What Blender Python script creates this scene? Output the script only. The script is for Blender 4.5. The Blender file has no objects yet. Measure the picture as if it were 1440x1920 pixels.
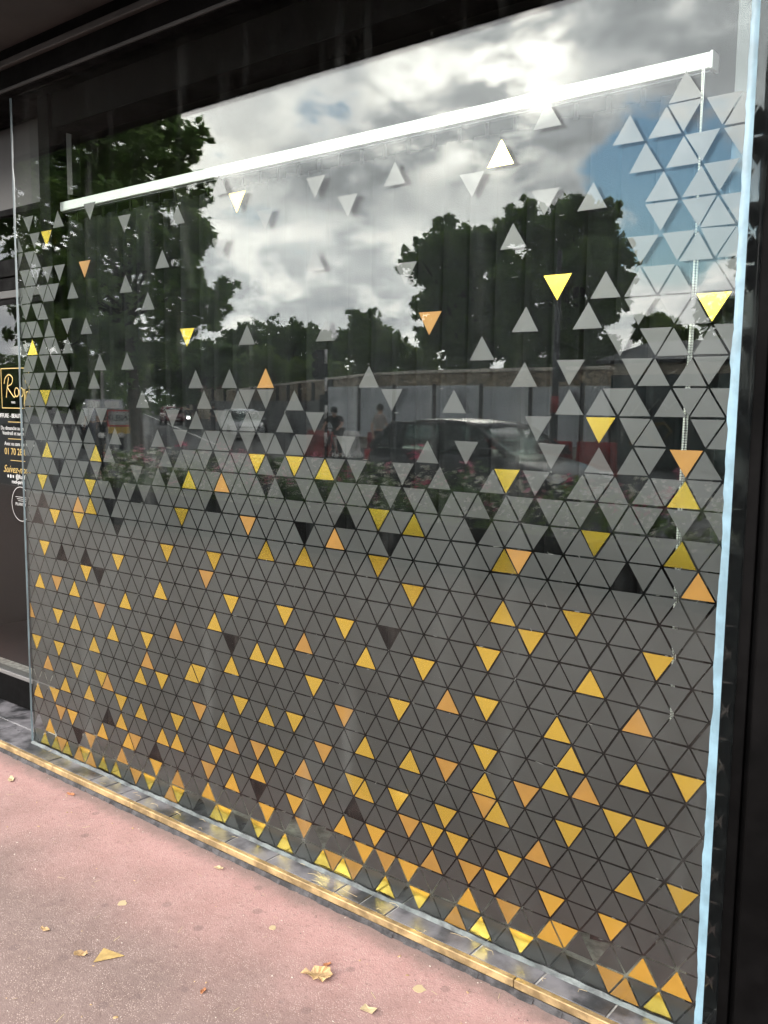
import bpy, bmesh, math, random
import numpy as np
from mathutils import Vector, Matrix

R = math.radians
random.seed(7)
rng = np.random.default_rng(7)
scene = bpy.context.scene
COL = scene.collection

# ------------------------------------------------------------------ camera
cam_d = bpy.data.cameras.new('camera')
cam = bpy.data.objects.new('camera', cam_d)
COL.objects.link(cam)
scene.camera = cam
cam_d.sensor_fit = 'VERTICAL'
cam_d.sensor_height = 24.0
cam_d.lens = 21.12
cam_d.clip_start = 0.05
cam_d.clip_end = 2000
YAW, PITCH, ROLL = -0.67154, -0.11655, -0.012385
fw = Vector((math.sin(YAW)*math.cos(PITCH), math.cos(YAW)*math.cos(PITCH), math.sin(PITCH)))
rt = Vector((math.cos(YAW), -math.sin(YAW), 0))
dn = fw.cross(rt)
c_, s_ = math.cos(ROLL), math.sin(ROLL)
rt2 = c_*rt + s_*dn
dn2 = -s_*rt + c_*dn
m = Matrix((rt2, -dn2, -fw)).transposed().to_4x4()
m.translation = Vector((0.745, -2.055, 1.528))
cam.matrix_world = m

# ------------------------------------------------------------------ sky and sun
SUN = Vector((-0.487, -0.808, 0.332)).normalized()      # towards the veiled sun, in front of the shop
scene.view_settings.view_transform = 'Standard'
scene.view_settings.look = 'None'
scene.view_settings.gamma = 1.0
scene.view_settings.use_curve_mapping = False
scene.view_settings.exposure = 1.68
scene.render.engine = 'CYCLES'
scene.cycles.max_bounces = 10
scene.cycles.transparent_max_bounces = 24
scene.cycles.glossy_bounces = 5
scene.cycles.caustics_reflective = False

sun_d = bpy.data.lights.new('sun', 'SUN')
sun = bpy.data.objects.new('sun', sun_d)
COL.objects.link(sun)
sun_d.energy = 1.2
sun_d.angle = R(11.0)
sun_d.color = (1.0, 0.95, 0.87)
sun_d.cycles.use_multiple_importance_sampling = False
sun.rotation_euler = SUN.to_track_quat('Z', 'Y').to_euler()

world = bpy.data.worlds.new('World')
scene.world = world
world.use_nodes = True
wn = world.node_tree.nodes
wl = world.node_tree.links
wn.clear()

class NB:
    """small helper to write node maths"""
    def __init__(s, nt): s.n = nt.nodes; s.l = nt.links
    def put(s, sock, v):
        if isinstance(v, bpy.types.NodeSocket): s.l.new(v, sock)
        elif v is not None: sock.default_value = v
    def m(s, op, a, b=None, c=None, clamp=False):
        n = s.n.new('ShaderNodeMath'); n.operation = op; n.use_clamp = clamp
        for i, v in enumerate((a, b, c)): s.put(n.inputs[i], v)
        return n.outputs[0]
    def v(s, op, a, b=None, scale=None):
        n = s.n.new('ShaderNodeVectorMath'); n.operation = op
        s.put(n.inputs[0], a); s.put(n.inputs[1], b)
        if scale is not None: s.put(n.inputs['Scale'], scale)
        return n.outputs['Value'] if op in ('DOT_PRODUCT', 'LENGTH') else n.outputs[0]
    def noise(s, vec, scale, detail=4, rough=0.5, dist=0.0):
        n = s.n.new('ShaderNodeTexNoise'); s.put(n.inputs['Vector'], vec)
        n.inputs['Scale'].default_value = scale; n.inputs['Detail'].default_value = detail
        n.inputs['Roughness'].default_value = rough; n.inputs['Distortion'].default_value = dist
        return n.outputs['Fac']
    def step(s, x, lo, hi, a=0.0, b=1.0):
        n = s.n.new('ShaderNodeMapRange'); n.interpolation_type = 'SMOOTHSTEP'
        s.put(n.inputs[0], x); n.inputs[1].default_value = lo; n.inputs[2].default_value = hi
        n.inputs[3].default_value = a; n.inputs[4].default_value = b
        return n.outputs[0]
    def mix(s, f, a, b, blend='MIX'):
        n = s.n.new('ShaderNodeMix'); n.data_type = 'RGBA'; n.blend_type = blend
        s.put(n.inputs[0], f); s.put(n.inputs[6], a); s.put(n.inputs[7], b)
        return n.outputs[2]
    def mapping(s, vec, scale):
        n = s.n.new('ShaderNodeMapping'); s.put(n.inputs[0], vec); n.inputs['Scale'].default_value = scale
        return n.outputs[0]

W = NB(world.node_tree)
tc = wn.new('ShaderNodeTexCoord')
D = tc.outputs['Generated']
sky = wn.new('ShaderNodeTexSky')
sky.sky_type = 'NISHITA'
sky.sun_disc = False
sky.sun_elevation = math.asin(SUN.z)
sky.sun_rotation = math.atan2(SUN.x, SUN.y)
sky.air_density = 1.3
sky.dust_density = 0.0
sky.ozone_density = 3.0
def lobe(d, deg0, deg1):
    d = Vector(d).normalized()
    return W.step(W.v('DOT_PRODUCT', D, tuple(d)), math.cos(R(deg1)), math.cos(R(deg0)))
sep = wn.new('ShaderNodeSeparateXYZ'); wl.new(D, sep.inputs[0])
el = sep.outputs['Z']
Dm = W.mapping(D, (1.0, 1.0, 1.9))
n1 = W.noise(Dm, 5.2, 9, 0.58, 0.3)
n2 = W.noise(Dm, 13.0, 9, 0.6, 0.2)
n3 = W.noise(Dm, 2.2, 3, 0.5)
# cloud cover: nearly closed, with breaks low on the right of the sun and pale gaps low on the left
mid = W.m('ADD', W.m('MULTIPLY', n1, 0.6), W.m('MULTIPLY', n2, 0.4))
cover = W.m('ADD', mid, 0.14)
cover = W.m('SUBTRACT', cover, W.m('MULTIPLY', lobe((-0.352, -0.908, 0.215), 0.5, 7.5), 0.29))
cover = W.m('SUBTRACT', cover, W.m('MULTIPLY', lobe((-0.62, -0.73, 0.30), 0.2, 1.8), 0.06))
cover = W.m('SUBTRACT', cover, W.m('MULTIPLY', lobe((-0.69, -0.70, 0.165), 1.0, 9.0), 0.05))
mask = W.step(cover, 0.44, 0.55)
# cloud brightness: grey undersides, torn white edges around the hidden sun, white cumulus low down
shade = W.step(mid, 0.34, 0.66, 1.05, 0.66)
cum = W.step(W.m('ADD', W.m('MULTIPLY', n2, 0.75), W.m('MULTIPLY', n1, 0.25)), 0.44, 0.60)
low = W.m('MULTIPLY', W.step(el, 0.235, 0.17), cum)
shade = W.m('ADD', shade, W.m('MULTIPLY', low, 1.3))
belt = W.m('MULTIPLY', W.m('MULTIPLY', W.step(el, 0.18, 0.215), W.step(el, 0.29, 0.25)), W.step(n3, 0.30, 0.55))
shade = W.m('SUBTRACT', shade, W.m('MULTIPLY', belt, 0.22))
edge = W.step(mid, 0.56, 0.42)
glow = W.m('ADD', W.m('MULTIPLY', lobe((-0.477, -0.806, 0.345), 0.3, 4.0), 1.5), W.m('MULTIPLY', lobe((-0.560, -0.770, 0.302), 0.3, 5.0), 1.0))
glow = W.m('ADD', glow, W.m('MULTIPLY', lobe((-0.50, -0.815, 0.285), 0.3, 4.0), 0.9))
glow = W.m('ADD', glow, W.m('MULTIPLY', lobe(SUN, 2, 30), 0.55))
glow = W.m('MULTIPLY', glow, W.m('ADD', W.m('MULTIPLY', edge, 1.1), 0.12))
glow = W.m('ADD', glow, W.m('MULTIPLY', lobe((-0.735, -0.617, 0.285), 0.5, 7), 0.75))
warm = W.mix(W.m('MINIMUM', W.m('ADD', glow, low), 1.0), (0.95, 0.965, 1.0, 1), (1.0, 0.97, 0.915, 1))
cl = W.v('SCALE', warm, scale=W.m('MULTIPLY', W.m('ADD', shade, glow), 19.5))
blue = W.v('SCALE', sky.outputs[0], scale=2.2)
skyc = W.mix(mask, blue, cl)
bg = wn.new('ShaderNodeBackground')
bg.inputs['Strength'].default_value = 0.1
wl.new(skyc, bg.inputs['Color'])
wo = wn.new('ShaderNodeOutputWorld')
wl.new(bg.outputs[0], wo.inputs[0])

# ------------------------------------------------------------------ helpers
def mat(name, col, rough=0.6, metal=0.0, var=0.0, vscale=8.0, bump=0.0, bscale=60.0, spec=0.5, col2=None, emit=None, coat=0.0, vary_rough=0.0):
    M = bpy.data.materials.new(name); M.use_nodes = True
    nt = M.node_tree; B = NB(nt); p = nt.nodes['Principled BSDF']
    p.inputs['Base Color'].default_value = (*col, 1)
    p.inputs['Roughness'].default_value = rough
    p.inputs['Metallic'].default_value = metal
    p.inputs['Specular IOR Level'].default_value = spec
    p.inputs['Coat Weight'].default_value = coat
    if var or bump or col2 or vary_rough:
        t = nt.nodes.new('ShaderNodeTexCoord').outputs['Object']
        if var or col2:
            f = B.noise(t, vscale, 6, 0.6)
            a = tuple(max(0, c*(1-var)) for c in col) + (1,)
            b = (tuple(col2) if col2 else tuple(min(1, c*(1+var)) for c in col)) + (1,)
            B.put(p.inputs['Base Color'], B.mix(B.step(f, 0.35, 0.65), a, b))
        if vary_rough:
            B.put(p.inputs['Roughness'], B.step(B.noise(t, vscale*1.7, 5, 0.6), 0.3, 0.7, max(0.02, rough-vary_rough), rough+vary_rough))
        if bump:
            bn = nt.nodes.new('ShaderNodeBump'); bn.inputs['Strength'].default_value = bump
            bn.inputs['Distance'].default_value = 0.01
            B.put(bn.inputs['Height'], B.noise(t, bscale, 6, 0.65))
            nt.links.new(bn.outputs[0], p.inputs['Normal'])
    if emit:
        p.inputs['Emission Color'].default_value = (*emit[:3], 1)
        p.inputs['Emission Strength'].default_value = emit[3]
    return M

def tag(o, label=None, cat=None, group=None, kind=None):
    if label: o['label'] = label
    if cat: o['category'] = cat
    if group: o['group'] = group
    if kind: o['kind'] = kind
    return o

def link(o, parent=None):
    COL.objects.link(o)
    if parent: o.parent = parent
    return o

def empty(name, loc=(0, 0, 0), rz=0.0, **k):
    o = bpy.data.objects.new(name, None); o.location = loc; o.rotation_euler = (0, 0, rz)
    o.empty_display_size = 0.1
    link(o); tag(o, **k)
    return o

class MB:
    def __init__(s): s.v = []; s.f = []; s.mi = []
    def add(s, vs, fs, mi=0):
        b = len(s.v); s.v += [tuple(v) for v in vs]; s.f += [tuple(b+i for i in f) for f in fs]; s.mi += [mi]*len(fs)
        return s
    def box(s, x0, x1, y0, y1, z0, z1, mi=0):
        vs = [(x, y, z) for z in (z0, z1) for y in (y0, y1) for x in (x0, x1)]
        return s.add(vs, [(0, 2, 3, 1), (4, 5, 7, 6), (0, 1, 5, 4), (2, 6, 7, 3), (0, 4, 6, 2), (1, 3, 7, 5)], mi)
    def prism(s, poly, axis, a, b, mi=0):
        n = len(poly)
        def P(q, t):
            return {'x': (t, q[0], q[1]), 'y': (q[0], t, q[1]), 'z': (q[0], q[1], t)}[axis]
        vs = [P(q, a) for q in poly] + [P(q, b) for q in poly]
        fs = [tuple(range(n))[::-1], tuple(range(n, 2*n))] + [(i, (i+1) % n, n+(i+1) % n, n+i) for i in range(n)]
        return s.add(vs, fs, mi)
    def tube(s, pts, r, seg=8, mi=0, cap=True):
        pts = [Vector(p) for p in pts]; n = len(pts)
        rr = r if isinstance(r, (list, tuple)) else [r]*n
        vs = []
        for i, p in enumerate(pts):
            t = (pts[min(i+1, n-1)] - pts[max(i-1, 0)]).normalized()
            a = t.cross(Vector((0, 0, 1)) if abs(t.z) < 0.9 else Vector((1, 0, 0))).normalized(); b = t.cross(a)
            for k in range(seg):
                q = 2*math.pi*k/seg; vs.append(p + rr[i]*(math.cos(q)*a + math.sin(q)*b))
        fs = [(i*seg+k, i*seg+(k+1) % seg, (i+1)*seg+(k+1) % seg, (i+1)*seg+k) for i in range(n-1) for k in range(seg)]
        if cap: fs += [tuple(range(seg))[::-1], tuple((n-1)*seg+k for k in range(seg))]
        return s.add(vs, fs, mi)
    def lathe(s, prof, c=(0, 0, 0), seg=16, axis='z', mi=0):
        vs = []
        for (r, h) in prof:
            for k in range(seg):
                q = 2*math.pi*k/seg; a, b = r*math.cos(q), r*math.sin(q)
                p = {'z': (a, b, h), 'y': (a, h, b), 'x': (h, a, b)}[axis]
                vs.append((c[0]+p[0], c[1]+p[1], c[2]+p[2]))
        n = len(prof)
        fs = [(i*seg+k, i*seg+(k+1) % seg, (i+1)*seg+(k+1) % seg, (i+1)*seg+k) for i in range(n-1) for k in range(seg)]
        fs += [tuple(range(seg))[::-1], tuple((n-1)*seg+k for k in range(seg))]
        return s.add(vs, fs, mi)
    def build(s, name, mats, parent=None, smooth=False, loc=None, **k):
        me = bpy.data.meshes.new(name); me.from_pydata(s.v, [], s.f)
        mats = mats if isinstance(mats, (list, tuple)) else [mats]
        for q in mats: me.materials.append(q)
        if len(mats) > 1: me.polygons.foreach_set('material_index', s.mi)
        bm = bmesh.new(); bm.from_mesh(me); bmesh.ops.recalc_face_normals(bm, faces=bm.faces); bm.to_mesh(me); bm.free()
        if smooth: me.polygons.foreach_set('use_smooth', [True]*len(me.polygons))
        me.update()
        o = bpy.data.objects.new(name, me); link(o, parent)
        if loc: o.location = loc
        tag(o, **k)
        return o

def bevel(o, w=0.005, seg=2):
    b = o.modifiers.new('bevel', 'BEVEL'); b.width = w; b.segments = seg; b.limit_method = 'ANGLE'
    return o

def mesh_np(name, V, F, mats, parent=None, mi=None, smooth=False, **k):
    V = np.asarray(V, np.float32); F = np.asarray(F, np.int32); n, q = F.shape
    me = bpy.data.meshes.new(name)
    me.vertices.add(len(V)); me.vertices.foreach_set('co', V.ravel())
    me.loops.add(n*q); me.loops.foreach_set('vertex_index', F.ravel())
    me.polygons.add(n); me.polygons.foreach_set('loop_start', np.arange(n, dtype=np.int32)*q)
    for mm in (mats if isinstance(mats, (list, tuple)) else [mats]): me.materials.append(mm)
    if mi is not None: me.polygons.foreach_set('material_index', np.asarray(mi, np.int32))
    if smooth: me.polygons.foreach_set('use_smooth', np.ones(n, bool))
    me.update(calc_edges=True); me.validate()
    o = bpy.data.objects.new(name, me); link(o, parent); tag(o, **k)
    return o

def text_mesh(name, body, size, m_, parent, loc, rot=(R(90), 0, 0), align='CENTER', depth=0.0006, shear=0.0, spacing=1.0, off=0.0):
    cu = bpy.data.curves.new(name, 'FONT'); cu.body = body; cu.size = size; cu.align_x = align; cu.align_y = 'CENTER'
    cu.extrude = depth; cu.shear = shear; cu.space_character = spacing; cu.offset = off; cu.resolution_u = 4
    t = bpy.data.objects.new(name, cu); COL.objects.link(t)
    me = bpy.data.meshes.new_from_object(t)
    bpy.data.objects.remove(t)
    me.materials.clear(); me.materials.append(m_)
    o = bpy.data.objects.new(name, me); link(o, parent); o.location = loc; o.rotation_euler = rot
    return o

def copy_tree(o, parent=None):
    c = o.copy(); COL.objects.link(c); c.parent = parent
    for ch in list(o.children): copy_tree(ch, c)
    return c

# ------------------------------------------------------------------ materials
def pavement_mat():
    M = bpy.data.materials.new('pink_asphalt'); M.use_nodes = True
    nt = M.node_tree; B = NB(nt); p = nt.nodes['Principled BSDF']
    t = nt.nodes.new('ShaderNodeTexCoord').outputs['Object']
    sp = nt.nodes.new('ShaderNodeSeparateXYZ'); nt.links.new(t, sp.inputs[0])
    # red surfacing paint survives along the shop, its colour lightened to paint in sun off the glass; worn grey further out
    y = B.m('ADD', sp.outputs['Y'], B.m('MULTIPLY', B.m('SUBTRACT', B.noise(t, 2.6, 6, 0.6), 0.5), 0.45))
    worn = B.step(y, -0.10, -0.75)  # paint wear, and the fade-out of the painted-in glass bounce
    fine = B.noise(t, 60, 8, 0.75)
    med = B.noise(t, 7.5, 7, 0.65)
    pink = B.mix(B.step(med, 0.35, 0.68), (0.37, 0.212, 0.188, 1), (0.325, 0.182, 0.160, 1))  # lightened colour includes the sun bounce near the sill
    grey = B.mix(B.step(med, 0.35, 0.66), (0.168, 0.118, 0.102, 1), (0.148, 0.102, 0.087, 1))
    c = B.mix(worn, pink, grey)  # worn mask carries both paint wear and the painted-in glass bounce
    c = B.mix(B.step(fine, 0.50, 0.72), c, B.mix(0.45, c, (0.07, 0.036, 0.032, 1)))
    vo = nt.nodes.new('ShaderNodeTexVoronoi'); nt.links.new(t, vo.inputs['Vector']); vo.inputs['Scale'].default_value = 210
    c = B.mix(B.m('MULTIPLY', B.step(vo.outputs['Distance'], 0.34, 0.14), B.step(B.noise(t, 25, 3), 0.36, 0.58)), c, (0.42, 0.32, 0.27, 1))
    vo2 = nt.nodes.new('ShaderNodeTexVoronoi'); nt.links.new(t, vo2.inputs['Vector']); vo2.inputs['Scale'].default_value = 9
    c = B.mix(B.m('MULTIPLY', B.step(vo2.outputs['Distance'], 0.16, 0.12), 0.35), c, (0.09, 0.06, 0.055, 1))
    dust = B.step(B.m('ADD', sp.outputs['Y'], B.m('MULTIPLY', B.noise(t, 16, 5, 0.7), 0.10)), -0.155, -0.065)
    c = B.mix(B.m('MULTIPLY', dust, 0.75), c, (0.13, 0.10, 0.085, 1))
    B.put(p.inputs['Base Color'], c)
    p.inputs['Roughness'].default_value = 0.85
    p.inputs['Specular IOR Level'].default_value = 0.3
    bn = nt.nodes.new('ShaderNodeBump'); bn.inputs['Strength'].default_value = 0.35; bn.inputs['Distance'].default_value = 0.004
    h = B.m('ADD', B.m('MULTIPLY', fine, 0.6), B.m('MULTIPLY', vo.outputs['Distance'], 0.5))
    B.put(bn.inputs['Height'], h); nt.links.new(bn.outputs[0], p.inputs['Normal'])
    return M

def glass_mat(name, tint=(0.955, 0.972, 0.962), k=1.15, smear=True):
    M = bpy.data.materials.new(name); M.use_nodes = True
    nt = M.node_tree; nt.nodes.clear(); B = NB(nt)
    g = nt.nodes.new('ShaderNodeNewGeometry')
    c = B.m('ABSOLUTE', B.v('DOT_PRODUCT', g.outputs['Incoming'], g.outputs['Normal']))
    F = B.m('MULTIPLY', B.m('ADD', B.m('MULTIPLY', B.m('POWER', B.m('SUBTRACT', 1.0, c), 5.0), 0.95), 0.043), k, clamp=True)
    tr = nt.nodes.new('ShaderNodeBsdfTransparent'); tr.inputs[0].default_value = (*tint, 1)
    gl = nt.nodes.new('ShaderNodeBsdfGlossy'); gl.inputs['Roughness'].default_value = 0.0; gl.inputs[0].default_value = (1, 1, 1, 1)
    mx = nt.nodes.new('ShaderNodeMixShader'); nt.links.new(F, mx.inputs[0]); nt.links.new(tr.outputs[0], mx.inputs[1]); nt.links.new(gl.outputs[0], mx.inputs[2])
    out = nt.nodes.new('ShaderNodeOutputMaterial')
    if smear:
        # dust film and dried drips on the pane
        t = nt.nodes.new('ShaderNodeTexCoord').outputs['Object']
        d1 = B.step(B.noise(B.mapping(t, (9, 9, 1.2)), 1.0, 6, 0.65), 0.52, 0.80)
        d2 = B.step(B.noise(t, 180, 2, 0.5), 0.70, 0.76)
        f = B.m('ADD', B.m('MULTIPLY', d1, 0.020), B.m('MULTIPLY', d2, 0.10))
        df = nt.nodes.new('ShaderNodeBsdfDiffuse'); df.inputs[0].default_value = (0.62, 0.63, 0.60, 1)
        m2 = nt.nodes.new('ShaderNodeMixShader'); nt.links.new(f, m2.inputs[0]); nt.links.new(mx.outputs[0], m2.inputs[1]); nt.links.new(df.outputs[0], m2.inputs[2])
        nt.links.new(m2.outputs[0], out.inputs[0])
    else:
        nt.links.new(mx.outputs[0], out.inputs[0])
    return M

def film_mat():
    """frosted grey window film: mostly a rough sheen, a little light comes through"""
    M = bpy.data.materials.new('frosted_film'); M.use_nodes = True
    nt = M.node_tree; B = NB(nt); p = nt.nodes['Principled BSDF']
    t = nt.nodes.new('ShaderNodeTexCoord').outputs['Object']
    g = B.noise(t, 900, 2, 0.6)
    B.put(p.inputs['Base Color'], B.mix(g, (*[x*0.82 for x in (0.060, 0.060, 0.0605)], 1), (*[min(1, x*1.18) for x in (0.060, 0.060, 0.0605)], 1)))
    B.put(p.inputs['Roughness'], B.step(B.noise(nt.nodes.new('ShaderNodeNewGeometry').outputs['Position'], 2.4, 5, 0.65), 0.3, 0.7, 0.45-0.05, 0.45+0.05))
    p.inputs['Metallic'].default_value = 1.0
    p.inputs['Specular IOR Level'].default_value = 0.5
    p.inputs['Sheen Weight'].default_value = 0.40; p.inputs['Sheen Roughness'].default_value = 0.35
    p.inputs['Sheen Tint'].default_value = (0.92, 1.0, 0.95, 1)
    tl = nt.nodes.new('ShaderNodeBsdfTranslucent'); tl.inputs[0].default_value = (0.5, 0.5, 0.5, 1)
    df = nt.nodes.new('ShaderNodeBsdfDiffuse'); df.inputs[0].default_value = (0.004, 0.0042, 0.004, 1)
    ad = nt.nodes.new('ShaderNodeAddShader'); nt.links.new(p.outputs[0], ad.inputs[0]); nt.links.new(df.outputs[0], ad.inputs[1])
    mx = nt.nodes.new('ShaderNodeMixShader'); mx.inputs[0].default_value = 0.04
    nt.links.new(ad.outputs[0], mx.inputs[1]); nt.links.new(tl.outputs[0], mx.inputs[2])
    nt.links.new(mx.outputs[0], nt.nodes['Material Output'].inputs[0])
    return M

def leaf_mat(name, c1, c2):
    M = bpy.data.materials.new(name); M.use_nodes = True
    nt = M.node_tree; B = NB(nt); p = nt.nodes['Principled BSDF']
    t = nt.nodes.new('ShaderNodeTexCoord').outputs['Object']
    f = B.step(B.noise(t, 0.9, 5, 0.7), 0.35, 0.65)
    B.put(p.inputs['Base Color'], B.mix(f, (*c1, 1), (*c2, 1)))
    p.inputs['Roughness'].default_value = 0.55
    tl = nt.nodes.new('ShaderNodeBsdfTranslucent'); B.put(tl.inputs[0], B.mix(f, (*[x*2.6 for x in c1], 1), (*[x*2.6 for x in c2], 1)))
    mx = nt.nodes.new('ShaderNodeMixShader'); mx.inputs[0].default_value = 0.55
    nt.links.new(p.outputs[0], mx.inputs[1]); nt.links.new(tl.outputs[0], mx.inputs[2])
    nt.links.new(mx.outputs[0], nt.nodes['Material Output'].inputs[0])
    return M

def stone_mat():
    M = bpy.data.materials.new('rubble_stone'); M.use_nodes = True
    nt = M.node_tree; B = NB(nt); p = nt.nodes['Principled BSDF']
    t = nt.nodes.new('ShaderNodeTexCoord').outputs['Object']
    vo = nt.nodes.new('ShaderNodeTexVoronoi'); vo.feature = 'DISTANCE_TO_EDGE'; nt.links.new(B.mapping(t, (1, 1, 1.5)), vo.inputs['Vector']); vo.inputs['Scale'].default_value = 3.2
    vc = nt.nodes.new('ShaderNodeTexVoronoi'); nt.links.new(B.mapping(t, (1, 1, 1.5)), vc.inputs['Vector']); vc.inputs['Scale'].default_value = 3.2
    c = B.mix(vc.outputs['Color'], (0.20, 0.155, 0.105, 1), (0.42, 0.34, 0.24, 1))
    c = B.mix(B.step(vo.outputs['Distance'], 0.02, 0.07), (0.13, 0.11, 0.085, 1), c)
    c = B.mix(B.step(B.noise(t, 1.3, 6, 0.7), 0.5, 0.75), c, (0.11, 0.10, 0.08, 1))
    B.put(p.inputs['Base Color'], c); p.inputs['Roughness'].default_value = 0.9
    bn = nt.nodes.new('ShaderNodeBump'); bn.inputs['Strength'].default_value = 0.8; bn.inputs['Distance'].default_value = 0.04
    B.put(bn.inputs['Height'], B.step(vo.outputs['Distance'], 0.0, 0.12)); nt.links.new(bn.outputs[0], p.inputs['Normal'])
    return M

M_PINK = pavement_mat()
M_ASPH = mat('asphalt', (0.06, 0.06, 0.062), 0.85, var=0.3, vscale=1.5, bump=0.3, bscale=90)
M_GLASS = glass_mat('window_glass', k=0.44)
M_EDGE = mat('grey_green_sealant', (0.040, 0.058, 0.064), 0.4, var=0.25, vscale=9)
M_GLASS2 = glass_mat('clear_glass', k=0.44, smear=False)
M_DOORGLASS = glass_mat('door_glass', k=0.34, smear=False)
M_CARGLASS = glass_mat('tinted_car_glass', tint=(0.74, 0.80, 0.77), k=0.35, smear=False)
M_FILM = film_mat()
M_GOLD = mat('gold_foil', (1.0, 0.73, 0.12), 0.17, 1.0, bump=0.015, bscale=45)
M_COPPER = mat('copper_vinyl', (0.205, 0.096, 0.014), 0.5, 0.2, spec=0.4, var=0.06, vscale=20)
M_BLACK = mat('black_paint', (0.002, 0.0018, 0.0018), 0.6, spec=0.035, var=0.5, vscale=5, bump=0.08, bscale=40, vary_rough=0.12)
M_SOFFIT = mat('black_soffit', (0.022, 0.020, 0.019), 0.62, var=0.3, vscale=3)
M_GLOSSBLACK = mat('black_lacquer', (0.012, 0.013, 0.013), 0.10, spec=0.8, vary_rough=0.05, vscale=3)
M_GREYPANEL = mat('grey_panel', (0.019, 0.017, 0.0165), 0.55, var=0.15, vscale=2)
M_TAPE = mat('pale_blue_sealant', (0.12, 0.195, 0.235), 0.45, var=0.18, vscale=14, bump=0.15, bscale=30)
M_BRASS = mat('brass_trim', (0.34, 0.235, 0.115), 0.55, 0.6, var=0.4, vscale=14, bump=0.1, bscale=90, vary_rough=0.12)
M_TILE = mat('dark_slate_tile', (0.045, 0.045, 0.048), 0.42, var=0.6, vscale=9, col2=(0.15, 0.14, 0.145), bump=0.15, bscale=18, vary_rough=0.15)
M_GROUT = mat('pale_grout', (0.42, 0.40, 0.36), 0.8, var=0.3, vscale=30)
M_KERBD = mat('bitumen_joint', (0.035, 0.032, 0.032), 0.9, var=0.6, vscale=26, bump=0.8, bscale=60)
M_SILI = mat('clear_silicone', (0.050, 0.058, 0.054), 0.4, var=0.7, vscale=16, bump=0.4, bscale=30)
M_WHITE = mat('white_aluminium', (0.62, 0.62, 0.61), 0.32, var=0.03, vscale=4)
M_SLAT = mat('charcoal_blind_fabric', (0.0085, 0.0085, 0.0095), 0.85, spec=0.08, var=0.15, vscale=30, bump=0.2, bscale=220)
M_STEEL = mat('chain_steel', (0.75, 0.74, 0.70), 0.22, 1.0)
M_ROOM = mat('dark_room', (0.018, 0.017, 0.017), 0.8)
M_CLEAR = mat('clear_plastic', (0.004, 0.004, 0.004), 0.9, spec=0.02)
M_CHAIN = mat('white_bead_plastic', (0.78, 0.77, 0.72), 0.3)
M_ALU = mat('brushed_aluminium', (0.16, 0.155, 0.15), 0.4, 0.5)
M_GOLDINK = mat('gold_print', (0.36, 0.25, 0.075), 0.45, 0.3)
M_WHITEINK = mat('white_print', (0.34, 0.335, 0.32), 0.6)
M_DOORFILM = mat('black_door_film', (0.012, 0.012, 0.013), 0.12, spec=0.6)
M_CONC = mat('concrete', (0.33, 0.31, 0.28), 0.85, var=0.2, vscale=3, bump=0.3, bscale=30)
M_CAP = mat('limestone_coping', (0.50, 0.46, 0.38), 0.8, var=0.2, vscale=2)
M_SHEET = mat('grey_sheet_metal', (0.44, 0.455, 0.475), 0.5, 0.0, var=0.12, vscale=0.8)
M_SHEETD = mat('dark_grey_hoarding', (0.12, 0.125, 0.13), 0.5, 0.1, var=0.12, vscale=0.8)
M_DARKSTEEL = mat('dark_steel', (0.03, 0.03, 0.033), 0.5, 0.4)
M_STONE = stone_mat()
M_RED = mat('red_plastic', (0.22, 0.016, 0.016), 0.45, var=0.2, vscale=3)
M_WPL = mat('white_plastic', (0.72, 0.70, 0.68), 0.5, var=0.15, vscale=3)
M_RUBBER = mat('tyre_rubber', (0.02, 0.02, 0.02), 0.8)
M_RIM = mat('alloy_rim', (0.5, 0.5, 0.5), 0.3, 0.9)
M_BLACKCAR = mat('black_car_paint', (0.006, 0.0065, 0.008), 0.3, spec=0.25, coat=0.18)
M_REDCAR = mat('red_car_paint', (0.20, 0.012, 0.02), 0.25, coat=0.6)
M_WHITECAR = mat('white_car_paint', (0.62, 0.63, 0.64), 0.3, coat=0.5)
M_LAMP = mat('headlamp_lens', (0.8, 0.8, 0.8), 0.1)
M_TAIL = mat('tail_lamp', (0.4, 0.01, 0.01), 0.2)
M_LIT = mat('lit_headlight', (1, 1, 1), 0.3, emit=(1.0, 0.97, 0.9, 14.0))
M_SKIN = mat('skin', (0.45, 0.26, 0.19), 0.5)
M_HAIR = mat('dark_hair', (0.02, 0.015, 0.012), 0.6)
M_CLDARK = mat('dark_cloth', (0.022, 0.022, 0.026), 0.85)
M_CLBLUE = mat('navy_cloth', (0.03, 0.04, 0.07), 0.85)
M_CLGREY = mat('grey_cloth', (0.12, 0.12, 0.13), 0.85)
M_CLWHITE = mat('white_cloth', (0.60, 0.62, 0.66), 0.85)
M_CLPALE = mat('pale_cloth', (0.30, 0.26, 0.24), 0.8)
M_BARK = mat('bark', (0.055, 0.045, 0.035), 0.9, var=0.4, vscale=6, bump=0.8, bscale=14)
L_DARK = leaf_mat('chestnut_leaves', (0.060, 0.105, 0.032), (0.130, 0.185, 0.055))
L_MID = leaf_mat('lime_leaves', (0.058, 0.098, 0.032), (0.115, 0.165, 0.052))
L_FAR = leaf_mat('oak_leaves', (0.040, 0.070, 0.022), (0.075, 0.115, 0.038))
L_LIGHT = leaf_mat('shrub_leaves', (0.080, 0.125, 0.032), (0.12, 0.16, 0.05))
L_BED = leaf_mat('bedding_leaves', (0.050, 0.095, 0.026), (0.11, 0.15, 0.05))
M_PETALW = mat('cream_petals', (0.80, 0.79, 0.66), 0.6)
M_PETALP = mat('pink_petals', (0.70, 0.24, 0.34), 0.6, var=0.3, vscale=3)
M_PETALR = mat('magenta_petals', (0.62, 0.03, 0.14), 0.6, var=0.3, vscale=3)
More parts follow.
